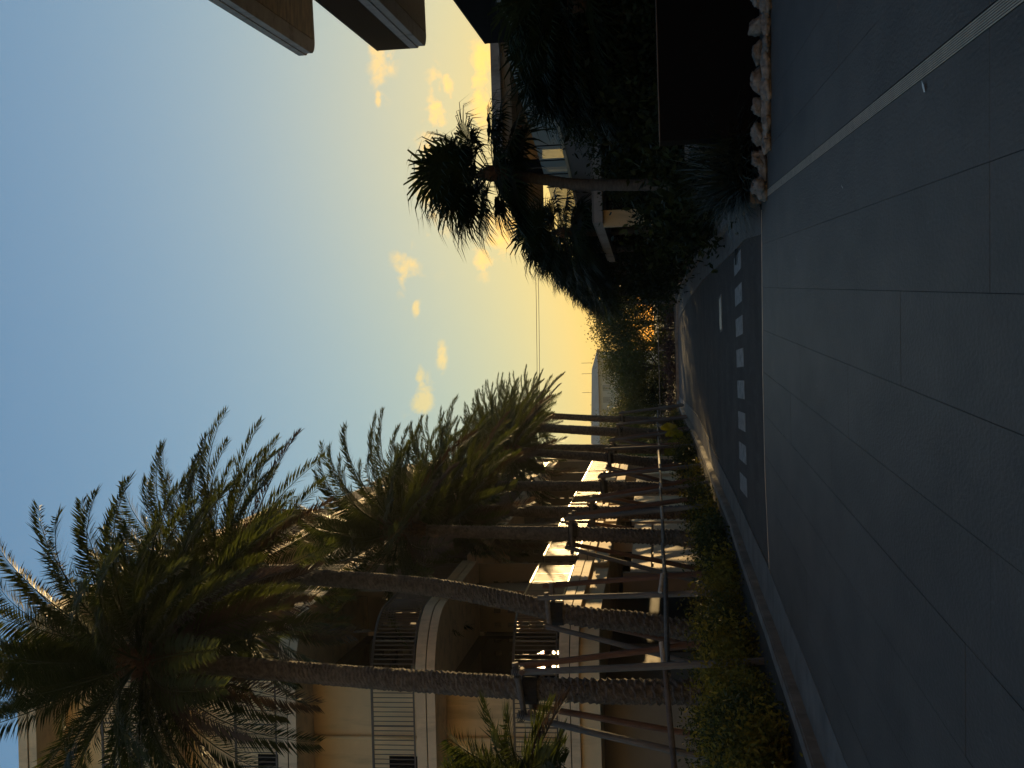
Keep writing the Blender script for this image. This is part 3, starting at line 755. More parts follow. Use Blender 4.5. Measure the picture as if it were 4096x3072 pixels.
PAL = [ # Y, trunk pixels bottom->top, crown set, scale, rot, frame
 (17.5, [(3000,2800),(2790,2770),(2400,2765),(2000,2745),(1500,2712),(1100,2680),(850,2660),(600,2645)], crownA, 1.0, 0.3, 0),
 (21.6, [(2980,2550),(2800,2530),(2560,2490),(2300,2462),(2000,2395),(1700,2345),(1300,2312),(1100,2304),(920,2298)], crownB, 0.92, 0.0, 1),
 (29.0, [(2920,2160),(2700,2150),(2300,2135),(1900,2128),(1610,2120)], crownC, 1.06, 1.1, 2),
 (33.5, [(2880,2050),(2600,2050),(2300,2050),(2000,2042),(1840,2035)], crownB, 0.95, 2.4, 3),
 (38.0, [(2850,1962),(2600,1950),(2300,1945),(2000,1943),(1860,1940)], crownC, 0.9, 4.0, 4),
 (44.0, [(2815,1870),(2600,1850),(2400,1828),(2200,1815),(2050,1800)], crownC, 0.90, 5.1, 5),
 (48.5, [(2800,1800),(2500,1795),(2300,1793),(2080,1790)], crownB, 0.85, 0.6, 6),
 (54.0, [(2770,1740),(2550,1732),(2350,1722),(2150,1710),(2060,1706)], crownC, 0.88, 1.9, 7),
 (60.0, [(2750,1685),(2550,1680),(2350,1672),(2150,1660)], crownC, 0.90, 3.2, 8)]
ORD = ['nearest tall date palm at the left with its crown high above the curved hotel balconies',
 'second tall date palm from the camera, trunk bending to the left near its base',
 'third date palm from the camera, slim straight trunk before the lit balcony railings',
 'fourth date palm from the camera, crown touching the third palm',
 'fifth date palm from the camera, dark trunk in front of the perforated balcony walls',
 'sixth date palm from the camera, by the far end of the hotel',
 'seventh date palm from the camera, straight trunk beside the hotel end wall',
 'eighth date palm from the camera, thick trunk leaning before the bright sky',
 'farthest date palm of the left row, nearest the far kerb']
TRK = []
for k, (Y, tp, crown, s, rz, fr) in enumerate(PAL):
    pts = [at(a,b,Y) for a,b in tp]; base = pts[0].copy(); base.z = 0.08
    pts[0].z = 0.02
    root = empty('date_palm', (base.x,base.y,0.0), label=ORD[k], category='palm tree', group='date palms along the left kerb')
    loc = [p-Vector((base.x,base.y,0)) for p in pts]
    TRK.append(pts)
    rr = {0:(.195,.155),1:(.205,.155),7:(.25,.19)}.get(k,(.20,.155))
    t = date_trunk(loc, rr[0], rr[1]).build('trunk', boot, root, smooth=False)
    top = loc[-1]
    h = obj('boot_head', heads[k%2], root); h.location = top+Vector((0,0,0.35)); h.scale = (s,s,s)
    for me, off in crown:
        o = obj('frond', me, root); o.location = top+Vector((0,0,0.42))+off*s; o.scale = (s,s,s)
        o.rotation_euler = (random.uniform(-.05,.05), random.uniform(-.05,.05), random.uniform(-.12,.12))
# small young palms at the lower left of the street view
def young_palm(name, p, s, label, n=22, seed=21):
    root = empty(name, (p.x,p.y,0.1), label=label, category='palm tree')
    m = MB(); m.tube([(0,0,0),(-.05,0,p.z*.5),(0,0,p.z-.1)], [.09,.08,.06], 10); m.build('trunk', boot, root)
    for me, off in date_crown(seed, n, 1.5*s, Vector((0.05,0,0)), elmin=-30, npair=40):
        o = obj('frond', me, root); o.location = Vector((0,0,p.z-.1))+off*.4
young_palm('young_palm', at(2040,3110,14.5), .72, 'small feathery young palm in front of the hotel balcony at the far left')
young_palm('young_palm', at(2160,3120,19.5), .7, 'second small feathery palm rising behind the young palm at the far left', n=16, seed=23)

# support frames
def limb(a, b, r0, r1, m, name, parent, o0, n=9):
    a, b = Vector(a), Vector(b); mb = MB(); k = 7; pts = []; rd = []
    jx, jy = random.uniform(-.012,.012), random.uniform(-.012,.012)
    for i in range(k):
        t = i/(k-1); w = math.sin(t*math.pi); pts.append(a.lerp(b,t)+Vector((jx*w,jy*w,0))-o0); rd.append((r0+(r1-r0)*t)*(1+random.uniform(-.05,.05)))
    mb.tube(pts, rd, n); return mb.build(name, m, parent, smooth=False)
def support(k, Y, quads, rad=0.055):
    """quads: list of (top px,py, bottom px,py, dY top, dY bottom, wood)"""
    o0 = TRK[k][0].copy(); o0.z = 0
    root = empty('palm_support_frame', o0, label=SUPL[k], category='tree support', group='timber frames propping the date palms')
    tops = []
    for (a,b,c,d,dt,db_,mm) in quads:
        T = at(a,b,Y+dt); B = at(c,d,Y+db_); Bd = (B-T); tt = (0.05-T.z)/Bd.z; B = T+Bd*tt
        limb(B, T, rad*1.08, rad*.9, mm, 'prop_pole', root, o0); tops.append(T)
    return root, o0, tops
SUPL = ['timber support frame with grey poles around the nearest date palm',
 'timber support frame around the bent trunk of the second date palm',
 'timber support frame around the third date palm from the camera',
 'timber support frame around the fourth date palm from the camera',
 'timber support frame around the fifth date palm, before the perforated walls',
 'timber support frame around the sixth date palm, by the hotel end',
 'timber support frame around the seventh date palm, beside the hotel end wall',
 'timber support frame around the eighth date palm, against the bright sky',
 'farthest timber support frame, nearest the far kerb']
def bar(a, b, r, m, name, root, o0): return limb(a, b, r, r*.95, m, name, root, o0, 8)
Y=17.5
root,o0,tops = support(0, Y, [(2048,2690,2830,2655,-.35,-.95,pole_grey),(2080,2664,2830,2570,.35,1.0,pole_red),(2070,2860,2690,3000,-.35,-.95,pole_grey),(2130,2825,2700,2925,.35,1.0,pole_red)])
bar(at(2060,2650,Y-.30), at(2100,2870,Y-.30), .05, pole_grey, 'cross_bar', root, o0)
bar(at(2085,2662,Y+.30), at(2135,2860,Y+.30), .05, pole_grey, 'cross_bar', root, o0)
bar(at(2088,2690,Y-.5), at(2088,2672,Y+.5), .045, pole_red, 'cross_bar', root, o0)
bar(at(2120,2850,Y-.5), at(2128,2842,Y+.5), .045, pole_red, 'cross_bar', root, o0)
m = MB(); c = at(2122,2757,Y)-o0; m.tube([c-Vector((0,0,.12)), c+Vector((0,0,.12))], .235, 14); m.build('trunk_wrap', wrap, root)
for q in (at(2062,2690,Y-.42), at(2085,2865,Y-.42)):
    m = MB(); 
    for j in range(3):
        c = q-o0+Vector((0,0,-.03+.03*j)); m.tube([c+Vector((.085*math.cos(t),.10*math.sin(t),.02*math.sin(t*2))) for t in [R(36)*i for i in range(11)]], .007, 5)
    m.build('rope_lashing', rope, root)
Y=21.6
root,o0,tops = support(1, Y, [(2152,2392,2960,2368,-.35,-1.0,pole_grey),(2170,2345,2940,2285,.35,1.0,pole_red),(2185,2505,2760,2650,-.35,-1.0,pole_grey),(2230,2465,2760,2580,.35,1.0,pole_red)])
bar(at(2185,2370,Y-.3), at(2200,2520,Y-.3), .05, pole_grey, 'cross_bar', root, o0)
bar(at(2205,2330,Y+.3), at(2225,2500,Y+.3), .05, pole_grey, 'cross_bar', root, o0)
m = MB(); c = at(2225,2452,Y)-o0; m.tube([c-Vector((0,0,.14)), c+Vector((0,0,.12))], .24, 14); m.build('trunk_wrap', wrap, root)
GEN = [(2,29.0,2290,2125,1.0,.062),(3,33.5,2372,2048,.95,.062),(4,38.0,2415,1947,.9,.064),(5,44.0,2440,1832,.9,.064),(6,48.5,2455,1795,.9,.064),(7,54.0,2480,1728,.85,.066),(8,60.0,2490,1680,.85,.066)]
for (k,Y,px,py,w,rad) in GEN:
    c = at(px,py,Y); z = c.z; o0 = TRK[k][0].copy(); o0.z = 0
    root = empty('palm_support_frame', o0, label=SUPL[k], category='tree support', group='timber frames propping the date palms')
    b = TRK[k][0]
    for sx, sy, mm in ((1,-1,pole_grey),(1,1,pole_red),(-1,-1,pole_grey),(-1,1,pole_red)):
        T = Vector((c.x+sx*.36, Y+sy*.36, z+.16)); B = Vector((b.x+sx*1.0*w+(0 if sx<0 else .02), Y+sy*1.05*w, .05)); limb(B, T, rad*1.08, rad*.9, mm, 'prop_pole', root, o0)
    bar((c.x-.55,Y-.30,z),(c.x+.5,Y-.30,z+.03), .05, pole_grey, 'cross_bar', root, o0)
    bar((c.x-.55,Y+.30,z),(c.x+.5,Y+.30,z-.02), .05, pole_grey, 'cross_bar', root, o0)
    bar((c.x-.26,Y-.5,z+.1),(c.x-.26,Y+.5,z+.1), .045, pole_red, 'cross_bar', root, o0)
    bar((c.x+.26,Y-.5,z+.1),(c.x+.26,Y+.5,z+.1), .045, pole_red, 'cross_bar', root, o0)
    m = MB(); cc = c-o0; m.tube([cc-Vector((0,0,.14)), cc+Vector((0,0,.10))], .225, 12); m.build('trunk_wrap', wrap, root)
# low rail that links the frames, and the short pale stubs lashed to it
rp = [at(2702,3120,15.9), at(2690,2990,16.4), at(2670,2700,17.0), at(2662,2330,21.0), at(2655,2180,25.0), at(2650,2080,28.2), at(2645,1950,33.0), at(2640,1880,37.5), at(2637,1800,43.0), at(2633,1740,48.5), at(2632,1690,54.0), at(2631,1640,61.0)]
RZ = [p.z for p in rp]
rl = empty('low_timber_rail', (rp[0].x,rp[0].y,0), label='long low timber rail lashed along the row of palm props', category='rail')
o0 = Vector((rp[0].x,rp[0].y,0))
for i,(a,b) in enumerate(zip(rp,rp[1:])):
    limb(a, b+(b-a).normalized()*.15+Vector((0,0,.03*(i%2))), .046, .040, bamboo, 'rail_pole', rl, o0, 9)
STB = [(2645,2570,2655,2660,17.3),(2650,2296,2640,2370,20.6),(2646,2030,2650,2075,28),(2642,1935,2648,1962,33),(2640,1858,2644,1880,38),(2636,1776,2640,1796,44),(2634,1732,2640,1750,49),(2632,1690,2638,1706,54.5),(2632,1652,2636,1664,60)]
for i,(a,b,c,d,Y) in enumerate(STB):
    p, q = at(a,b,Y), at(c,d,Y-.25); o = limb(p, q, .037, .037, pale_pole, 'stub', rl, o0, 10)
m = MB(); c = at(2690,3062,15.8); 

# fan palms
def fan_leaf(seed, R_=1.0, wind=Vector((-.2,0,0)), az=0, el=0.5, pet=0.55):
    rg = np.random.default_rng(seed)
    d = Vector((math.cos(el)*math.cos(az), math.cos(el)*math.sin(az), math.sin(el))); p = Vector((0,0,0)); pts=[p.copy()]
    for i in range(6):
        d = (d+Vector((0,0,-.05))+wind*.10).normalized(); p = p+d*pet/6; pts.append(p.copy())
    side = d.cross(Vector((0,0,1)));  side = side.normalized() if side.length > .1 else Vector((1,0,0)); up = side.cross(d).normalized()
    mb = MB(); mb.tube(pts, [.014]*7, 3, cap=False)
    n = 30
    for k in range(n):
        th = R(-125+250*k/(n-1)); 
        ld = (d*math.cos(th)+side*math.sin(th)+up*(0.18-0.05*abs(th))).normalized()
        ll = R_*(0.82+.18*math.cos(th))*rg.uniform(.72,1.12)
        wv = ld.cross(up).normalized(); w = 0.030
        p1 = p+ld*ll*.5; d2 = (ld+Vector((0,0,-.35))+wind*1.0).normalized(); p2 = p1+d2*ll*.30; d3 = (d2+Vector((0,0,-.75+rg.uniform(-.2,.2)))+wind*1.6).normalized(); p3 = p2+d3*ll*.32
        mb.add([p, p1-wv*w, p1+wv*w, p2-wv*w*.55, p2+wv*w*.55, p3], [(0,1,2),(1,3,4,2),(3,5,4)])
    return mb.mesh('fan_leaf', fanm)
def fan_crown(seed, n, wind, R_=.95, pet=.8, elr=98):
    rg = np.random.default_rng(seed); out=[]
    for i in range(n):
        u = i/(n-1); az = i*2.39996; el = R(80-elr*u+rg.uniform(-8,8)); out.append(fan_leaf(seed*100+i, R_, wind, az, el, pet*rg.uniform(.8,1.15)))
    return out
fcA = fan_crown(1, 44, Vector((-.40,0,.0)), R_=.95, pet=.78, elr=105); fcB = fan_crown(2, 36, Vector((-.42,0,-.05)), R_=.9, pet=.7, elr=110)
def fan_palm(name_label, Y, tp, crown, s, r0=.13, r1=.09, props=None, rz=0):
    pts = [at(a,b,Y) for a,b in tp]; pts[0].z = 0.05; o0 = pts[0].copy(); o0.z = 0
    root = empty('fan_palm', o0, label=name_label, category='palm tree', group='fan palms along the right kerb')
    loc = [p-o0 for p in pts]; L=[]
    m = MB(); pp=[]; rd=[]
    n = 60
    for i in range(n):
        t = i/(n-1)*(len(loc)-1); k = min(int(t),len(loc)-2); q=[loc[max(k-1,0)],loc[k],loc[k+1],loc[min(k+2,len(loc)-1)]]; f=t-k
        pp.append(0.5*((2*q[1])+(-q[0]+q[2])*f+(2*q[0]-5*q[1]+4*q[2]-q[3])*f*f+(-q[0]+3*q[1]-3*q[2]+q[3])*f**3)); rd.append((r0+(r1-r0)*i/(n-1))*(1+(.05 if i%2 else -.03)))
    m.tube(pp, rd, 12); m.build('trunk', trunkf, root, smooth=True)
    top = loc[-1]
    hd = MB(); hd.tube([top+Vector((0,0,-.35)), top+Vector((0,0,.0)), top+Vector((0,0,.25))], [r1*1.1,r1*1.7,r1*.6], 9); hd.build('leaf_bases', fibre, root)
    for i, me in enumerate(crown):
        o = obj('fan_leaf', me, root); o.location = top+Vector((0,0,.12-.35*i/len(crown))); o.scale=(s,s,s); o.rotation_euler=(random.uniform(-.08,.08),random.uniform(-.08,.08),rz+random.uniform(-.15,.15))
    return root, o0
fp1, o1 = fan_palm('tallest fan palm at the right, bare slim trunk before the terrace, crown against the sky', 22.0, [(2960,748),(2700,738),(2500,740),(2300,737),(2150,715),(1960,695)], fcA, 1.02, .125, .10)
# its props
sf = empty('palm_support_frame', o1, label='short two legged prop at the foot of the tall right fan palm', category='tree support')
for a,b,c,d in ((2705,668,2880,628),(2700,700,2890,748)):
    T = at(a,b,21.7); B = at(c,d,21.2); B = T+(B-T)*((.05-T.z)/(B.z-T.z)); limb(B,T,.06,.055,pole_grey,'prop_pole',sf,o1)
limb(at(2700,655,21.7), at(2703,715,21.7), .05,.05, pole_grey,'cross_bar',sf,o1)
FP = [('second fan palm on the right, rounded dark crown left of the terrace deck', 33.0, [(2880,950),(2600,922),(2400,930),(2250,930)], fcB, 1.12, .12,.10),
 ('fan palm close behind the second one, trunk leaning away from it', 37.0, [(2860,960),(2650,985),(2400,1000),(2290,1000)], fcA, 0.95,.12,.10),
 ('fan palm with its crown under the second fan palm, farther along the right kerb', 42.0, [(2830,1030),(2600,1050),(2330,1045)], fcB, 1.0,.12,.10),
 ('fan palm halfway along the right kerb, thin trunk against a sky gap', 47.0, [(2800,1080),(2550,1088),(2350,1090)], fcA, .95,.11,.09),
 ('fan palm with a low ragged crown near the far trees', 53.0, [(2780,1120),(2550,1130),(2370,1128)], fcB, .95,.11,.09),
 ('fan palm whose trunk crosses the brightest gap in the far trees', 58.0, [(2760,1165),(2550,1175),(2400,1170)], fcA, .9,.11,.09),
 ('last fan palm of the right row, crown edge reaching the open sky', 64.0, [(2740,1205),(2550,1212),(2420,1205)], fcB, .9,.11,.09),
 ('big dark fan palm in front of the terrace windows at the right', 24.0, [(3000,380),(2700,370),(2400,340),(2330,315)], fcA, .95,.14,.11),
 ('big dark fan palm rising above the black wall at the right', 23.0, [(3000,250),(2700,240),(2400,215),(2290,205)], fcB, 1.0,.14,.11),
 ('dark fan palm under the balcony slab at the right border', 21.5, [(3000,60),(2700,50),(2400,30),(2300,20)], fcA, 1.0,.14,.11),
 ('low fan palm between the two big dark fan palms', 26.0, [(2960,300),(2700,280),(2470,270)], fcB, 1.0,.13,.10),
 ('low fan palm whose crown hides the canopy edge at the right', 25.0, [(2960,170),(2700,165),(2420,150)], fcA, 1.1,.13,.10)]
for i, a in enumerate(FP): fan_palm(*a, rz=0.0)

# ------------------------------------------------------------------ leafy crowns
def leaf_cloud(blobs, n, size, seed, shell=0.55, flat=0.0, aspect=1.6):
    rg = np.random.default_rng(seed); B = np.array(blobs); vol = B[:,3]*B[:,4]*B[:,5]; idx = rg.choice(len(B), n, p=vol/vol.sum()); b = B[idx]
    v = rg.normal(size=(n,3)); v /= np.linalg.norm(v,axis=1)[:,None]
    rad = shell+(1-shell)*rg.random(n)**0.6; rad *= 1+0.12*rg.normal(size=n)
    # clumps: pull towards random clump centres
    pos = b[:,:3]+v*rad[:,None]*b[:,3:6]
    nc = max(8, n//45); cc = pos[rg.choice(n, nc)]
    near = rg.integers(0, nc, n); 
    k = rg.random(n) < 0.65
    clump = cc[near]+rg.normal(size=(n,3))*(size*3.2)
    pos = np.where(k[:,None], clump, pos)
    a = rg.normal(size=(n,3)); a /= np.linalg.norm(a,axis=1)[:,None]
    c = rg.normal(size=(n,3)); c = np.cross(a,c); c /= np.linalg.norm(c,axis=1)[:,None]
    s = size*rg.uniform(.6,1.3,n)[:,None]
    return np.stack([pos-a*s*aspect*.5, pos+c*s*.34, pos+a*s*aspect*.5, pos-c*s*.34], axis=1)
def tree_proto(seed, h, w, leafm, n, size, blobs=9, trunk_h=.35, name='crown'):
    rg = np.random.default_rng(seed); root = empty('broadleaf_tree')
    bl=[]
    tm = MB(); tm.tube([(0,0,0),(.05*w,0,h*.2),(0,.03*w,h*.45),(-.03*w,0,h*.75)], [h*.028,h*.022,h*.016,h*.006], 8)
    for i in range(blobs):
        az = i*2.4; rr = w*.5*rg.uniform(.25,.72); z = h*(trunk_h+(1-trunk_h)*rg.uniform(.2,.88)); s = w*rg.uniform(.20,.32)
        c = (rr*math.cos(az), rr*math.sin(az), z); bl.append((*c, s, s, s*.75))
        tm.tube([(0,0,h*rg.uniform(.18,.4)), (c[0]*.5,c[1]*.5,z*.72), c], [h*.013,h*.009,h*.003], 5)
    tm.build('trunk', bark, root)
    obj(name, quads_mesh('crown', leaf_cloud(bl, n, size, seed), leafm), root)
    return root
protoT = [tree_proto(31, 6.0, 6.0, leaf_mid, 11000, .12, trunk_h=.38), tree_proto(32, 6.6, 5.2, leaf_dark, 8500, .12, trunk_h=.45, blobs=8), tree_proto(33, 5.6, 5.8, leaf_mid, 9000, .13, trunk_h=.36)]
used = [False]*3
def put_tree(k, x, y, s, rz, label, group='trees beyond the far kerb'):
    if not used[k]: t = protoT[k]; used[k] = True
    else: t = copy_tree(protoT[k])
    t.location = (x,y,.05); t.rotation_euler = (0,0,rz); t.scale = (s,s,s); tag(t, label, 'tree', group)
TR = [(0, 2490,1650,80,'bushy tree beyond the far kerb, directly right of the farthest date palms'),
 (1, 2478,1560,84,'dark bushy tree below the hipped roof of the far building'),
 (2, 2430,1470,78,'small leaved tree in the middle of the far tree line'),
 (0, 2395,1385,82,'sunlit tree right of the middle of the far tree line'),
 (1, 2398,1300,86,'dark tree with many sky gaps left of the far fan palms'),
 (2, 2400,1215,80,'loose tree behind the last fan palm of the right row')]
for i,(k,px,py,Y,lab) in enumerate(TR):
    p = at(px,py,Y); hh = {0:6.0,1:6.6,2:5.6}[k]; put_tree(k, p.x, Y, (p.z)/hh*0.98, i*1.3, lab)
p = at(2330,1010,76)
BT = [(1, at(2330,1010,60),.72,'dark tree filling the gap behind the middle fan palms'),(1, at(2330,1000,46),.62,'small dark tree added to block sun between the third and fourth fan palms'),(1, at(2330,1085,53),.60,'small dark tree added to block sun behind the fourth fan palm'),(1, at(2330,945,40.5),.58,'small dark tree just behind the second fan palm'),(0, at(2380,850,52),.72,'dark tree behind the second fan palm beside the terrace building'),  # small trees among the fan palms added to keep sun off the plaza
      (1, at(2420,1130,92),1.0,'far dark tree behind the thin fan palm trunks'),(1, at(2480,640,26),.36,'dark garden tree under the terrace parapet'),
      (2, at(2440,1730,88),.95,'pale green tree seen between the date palm trunks'),(0, at(2440,1830,92),.95,'tree seen between the date palm props near the hotel end'),
      (1, at(2560,330,26),.48,'dark tree in front of the ground floor shopfront'),(1, at(2540,120,26),.55,'dark tree behind the black wall at the right border'),
      (1, at(2500,745,26.5),.32,'dark small tree beside the ground floor end wall')]
for k,p,s,lab in BT: put_tree(k, p.x, p.y, s, random.uniform(0,6), lab, None if False else 'garden trees')

def shrub(name, p, w, d, h, m, n, size, label, cat='shrub', group=None, seed=0, mat_=None, z0=.08):
    bl = []; rg = np.random.default_rng(seed)
    for i in range(7): bl.append((rg.uniform(-.3,.3)*w, rg.uniform(-.3,.3)*d, h*rg.uniform(.35,.62), w*rg.uniform(.25,.36), d*rg.uniform(.25,.36), h*rg.uniform(.32,.42)))
    root = empty(name, (p[0],p[1],z0), label=label, category=cat)
    if group: root['group'] = group
    obj('foliage', quads_mesh('foliage', leaf_cloud(bl, n, size, seed, shell=.45), m), root)
    st = MB()
    for i in range(5): st.tube([(0,0,0),(bl[i][0]*.6,bl[i][1]*.6,bl[i][2])], [.016,.006], 4)
    st.build('stem', bark, root)
    return root
# golden shrubs between kerb and palms
SH = []
for i, Y in enumerate([11.2,12.2,13.2,14.2,15.2,16.2,17.3,18.4,19.6]):
    xk = interp_x(Lbase, Y)-.17
    SH.append((xk-.95-random.uniform(0,.15), Y, 1.5, 1.3, 1.0+random.uniform(-.1,.12), leaf_gold if i%4!=3 else leaf_shrub, 5200))
    SH.append((xk-2.1, Y+.4, 1.5, 1.3, 1.05+random.uniform(-.1,.15), leaf_gold if i%3 else leaf_shrub, 4200))
for i,(x,y,w,d,h,mm,n) in enumerate(SH):
    shrub('golden_shrub' if mm is leaf_gold else 'green_shrub', (x,y), w, d, h, mm, n, .045, '%s %s shrub from the camera, left bed, %s row' % (ORDW[i//2], 'dense yellow green' if mm is leaf_gold else 'darker green', 'kerbside' if i%2==0 else 'back'), group='shrubs massed in the left planting bed' if mm is leaf_gold else 'darker shrubs in the left planting bed', seed=100+i)
for i, Y in enumerate([21.2,23,25,27.2,29.5,32,35,38,41,44.5,48,52,56,60,64,68]):
    xk = interp_x(Lbase, Y)-.17
    shrub('green_shrub', (xk-.8, Y), 1.3, 2.2, .65+random.uniform(-.1,.2), leaf_shrub if i%3 else leaf_gold, 2600, .06, '%s low leafy shrub along the left kerb, counted from the camera' % ORDW[i], group='low shrubs along the left kerb', seed=150+i)
# right hand bed shrubs
for i,(px,py,Y,w,h) in enumerate([(2880,905,25,1.4,1.5),(2850,940,27.5,1.6,1.6),(2820,980,30,1.6,1.8),(2780,1030,33.5,1.8,1.9),(2750,1070,37,2.0,2.0),(2730,1110,41,2.2,2.0),(2710,1150,46,2.4,2.0),(2700,1185,52,2.6,2.0),(2690,1215,58,2.8,1.9),(2680,1235,64,3.0,1.8),(2680,1250,70,3.0,1.7)]):
    xk = interp_x(Rbase, Y)+.17; shrub('green_shrub', (xk+1.05+w*.55, Y), w*1.15, w*1.6, h*(.5 if i<2 else .72), leaf_shrub if i%3 else leaf_dark, 4600, .07, ['leafy shrub spilling over the right kerb below the second fan palm','leafy shrub in the right hand bed in front of the beige end wall','dark shrub along the curving right kerb'][min(i,2)] + ('' if i<2 else ', %s past the end wall' % ORDW[i-2]), group=None if i<2 else 'dark shrubs along the right kerb', seed=200+i)
DK = [(2780,790,24.5,1.8,1.3),(2700,600,20.5,2.2,1.3),(2720,800,26.0,1.6,1.4),(2700,900,34,2.6,2.6),(2600,950,40,3.2,3.2),(2600,1010,46,3.4,3.2),(2600,1060,54,3.6,3.2),(2600,480,25,3.4,2.6),(2600,300,24,3.4,2.7),(2600,120,23,3.4,2.7),(2560,20,22,3.2,2.8),(2620,1140,66,4.5,3.6),(2620,1090,60,4.0,3.4)]
for i,(px,py,Y,w,h) in enumerate(DK):
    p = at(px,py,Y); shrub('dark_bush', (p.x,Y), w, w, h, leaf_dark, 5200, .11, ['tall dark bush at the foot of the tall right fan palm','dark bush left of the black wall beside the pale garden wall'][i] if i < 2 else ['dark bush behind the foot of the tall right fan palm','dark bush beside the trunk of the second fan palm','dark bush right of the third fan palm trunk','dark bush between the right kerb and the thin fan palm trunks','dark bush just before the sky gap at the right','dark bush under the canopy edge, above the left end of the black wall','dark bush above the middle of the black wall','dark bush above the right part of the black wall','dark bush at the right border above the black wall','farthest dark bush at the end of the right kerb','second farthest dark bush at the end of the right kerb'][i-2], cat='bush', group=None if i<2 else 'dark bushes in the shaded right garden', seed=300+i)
for i,(px,py,Y) in enumerate([(2700,615,21),(2755,760,23.5),(2690,628,21.1),(2765,775,23.6)]):
    p = at(px,py,Y); m = MB()
    for j in range(7):
        a = j*.9; m.add([(0,0,0),(.05*math.cos(a),.05*math.sin(a),.03),(.05*math.cos(a+.7),.05*math.sin(a+.7),.03)], [(0,1,2)])
    o = m.build('red_flower', flower); o.location = p-Vector((0,.7,0)); tag(o, ['upper small red flower in the bushes left of the black wall','upper small red flower beside the tall fan palm prop','lower small red flower in the bushes left of the black wall','lower small red flower beside the tall fan palm prop'][i], 'flower', 'red flowers in the right garden')
# far hedge, red brown low hedge, fence
for i,x in enumerate(np.arange(-14,15,2.0)):
    shrub('brown_hedge_plant', (float(x), 74.2), 2.4, 1.2, .75, brownhedge, 1500, .09, '%s low red brown shrub beyond the far kerb, counted from the left' % ORDW[i], group='red brown border beyond the far kerb', seed=400+i)
for i,x in enumerate(np.arange(-22,24,3.0)):
    shrub('far_bush', (float(x), 79.0), 3.6, 3.0, (1.5 if 1 < x < 12 else 2.6)+random.uniform(-.3,.5), leaf_dark if i%2 else leaf_mid, 3600, .13, '%s dense bush under the far trees, counted from the left' % ORDW[i], cat='bush', group='bushes under the far trees', seed=430+i)
fc = empty('wire_fence', (-4,76.2,.1), label='thin metal fence with slim posts in front of the far trees', category='fence')
zf = at(2634,1400,76.2).z
m = MB(); m.tube([(-22,0,zf-.1),(26,0,zf-.1)], .022, 6); m.build('top_wire', greywall, fc)
for x in range(-22,27,4):
    m = MB(); m.tube([(x,0,0),(x,0,zf-.08)], .03, 6); m.build('fence_post', greywall, fc)

# spiky plants at the corner of the right bed
def blade_plant(n, L, seed, droop=1.0):
    rg = np.random.default_rng(seed); mb = MB()
    for i in range(n):
        az = i*2.39996; u = i/n; el = R(82-70*u+rg.uniform(-8,8)); d = Vector((math.cos(el)*math.cos(az), math.cos(el)*math.sin(az), math.sin(el))); p = Vector((0,0,.05)); w = .018; L_ = L*rg.uniform(.7,1.1)
        s = d.cross(Vector((0,0,1))).normalized(); P=[p]; 
        for j in range(4): d = (d+Vector((0,0,-.22*droop*(j+.6)*.5))).normalized(); p = p+d*L_/4; P.append(p)
        ws=[.6,1,.85,.5,0]; vs=[]
        for q,ww in zip(P,ws): vs += [q-s*w*ww, q+s*w*ww+Vector((0,0,.002))]
        mb.add(vs, [(2*j,2*j+1,2*j+3,2*j+2) for j in range(4)])
    return mb.mesh('blades', spiky)
bm = [blade_plant(110, .75, 1), blade_plant(90, .62, 2), blade_plant(120,.85,3,.8)]
SPK = [(3046,775,.5,.7),(3045,755,.2,.8),(3052,735,.0,.95),(3052,690,.0,1.05),(3055,640,.0,1),(3055,590,.1,1),(3030,745,.7,1.0),(3030,700,.7,1.15),(3030,640,.7,1.1),(3030,580,.6,1.1),(3058,540,.1,.9),(3015,770,.9,.85)]
for i,(px,py,dy,s) in enumerate(SPK):
    p = gr(px,py); root = empty('spiky_plant', (p.x+.1,p.y+.35+dy,.05), rz=i*1.1, label='%s clump of arching blue green blades, counted from the right kerb' % ORDW[i] if i else 'leftmost clump of arching blades, hanging over the right kerb', category='plant', group='spiky blue green clumps at the plaza corner')
    o = obj('blades', bm[i%3], root); o.scale = (s*1.15,s*1.15,s*1.25)
# tall leafy stems (frangipani like) by the right props
for i,(px,py,Y) in enumerate([(2620,880,28),(2640,860,26.5),(2600,860,25.5)]):
    p = at(px,py,Y); shrub('large_leaf_shrub', (p.x,Y), 1.3, 1.3, p.z+.25, leaf_shrub, 700, .13, ['large leaved shrub in front of the beige end wall','large leaved shrub right of the beige end wall, lower part bare','tall large leaved shrub behind the fan palm prop'][i], seed=500+i)

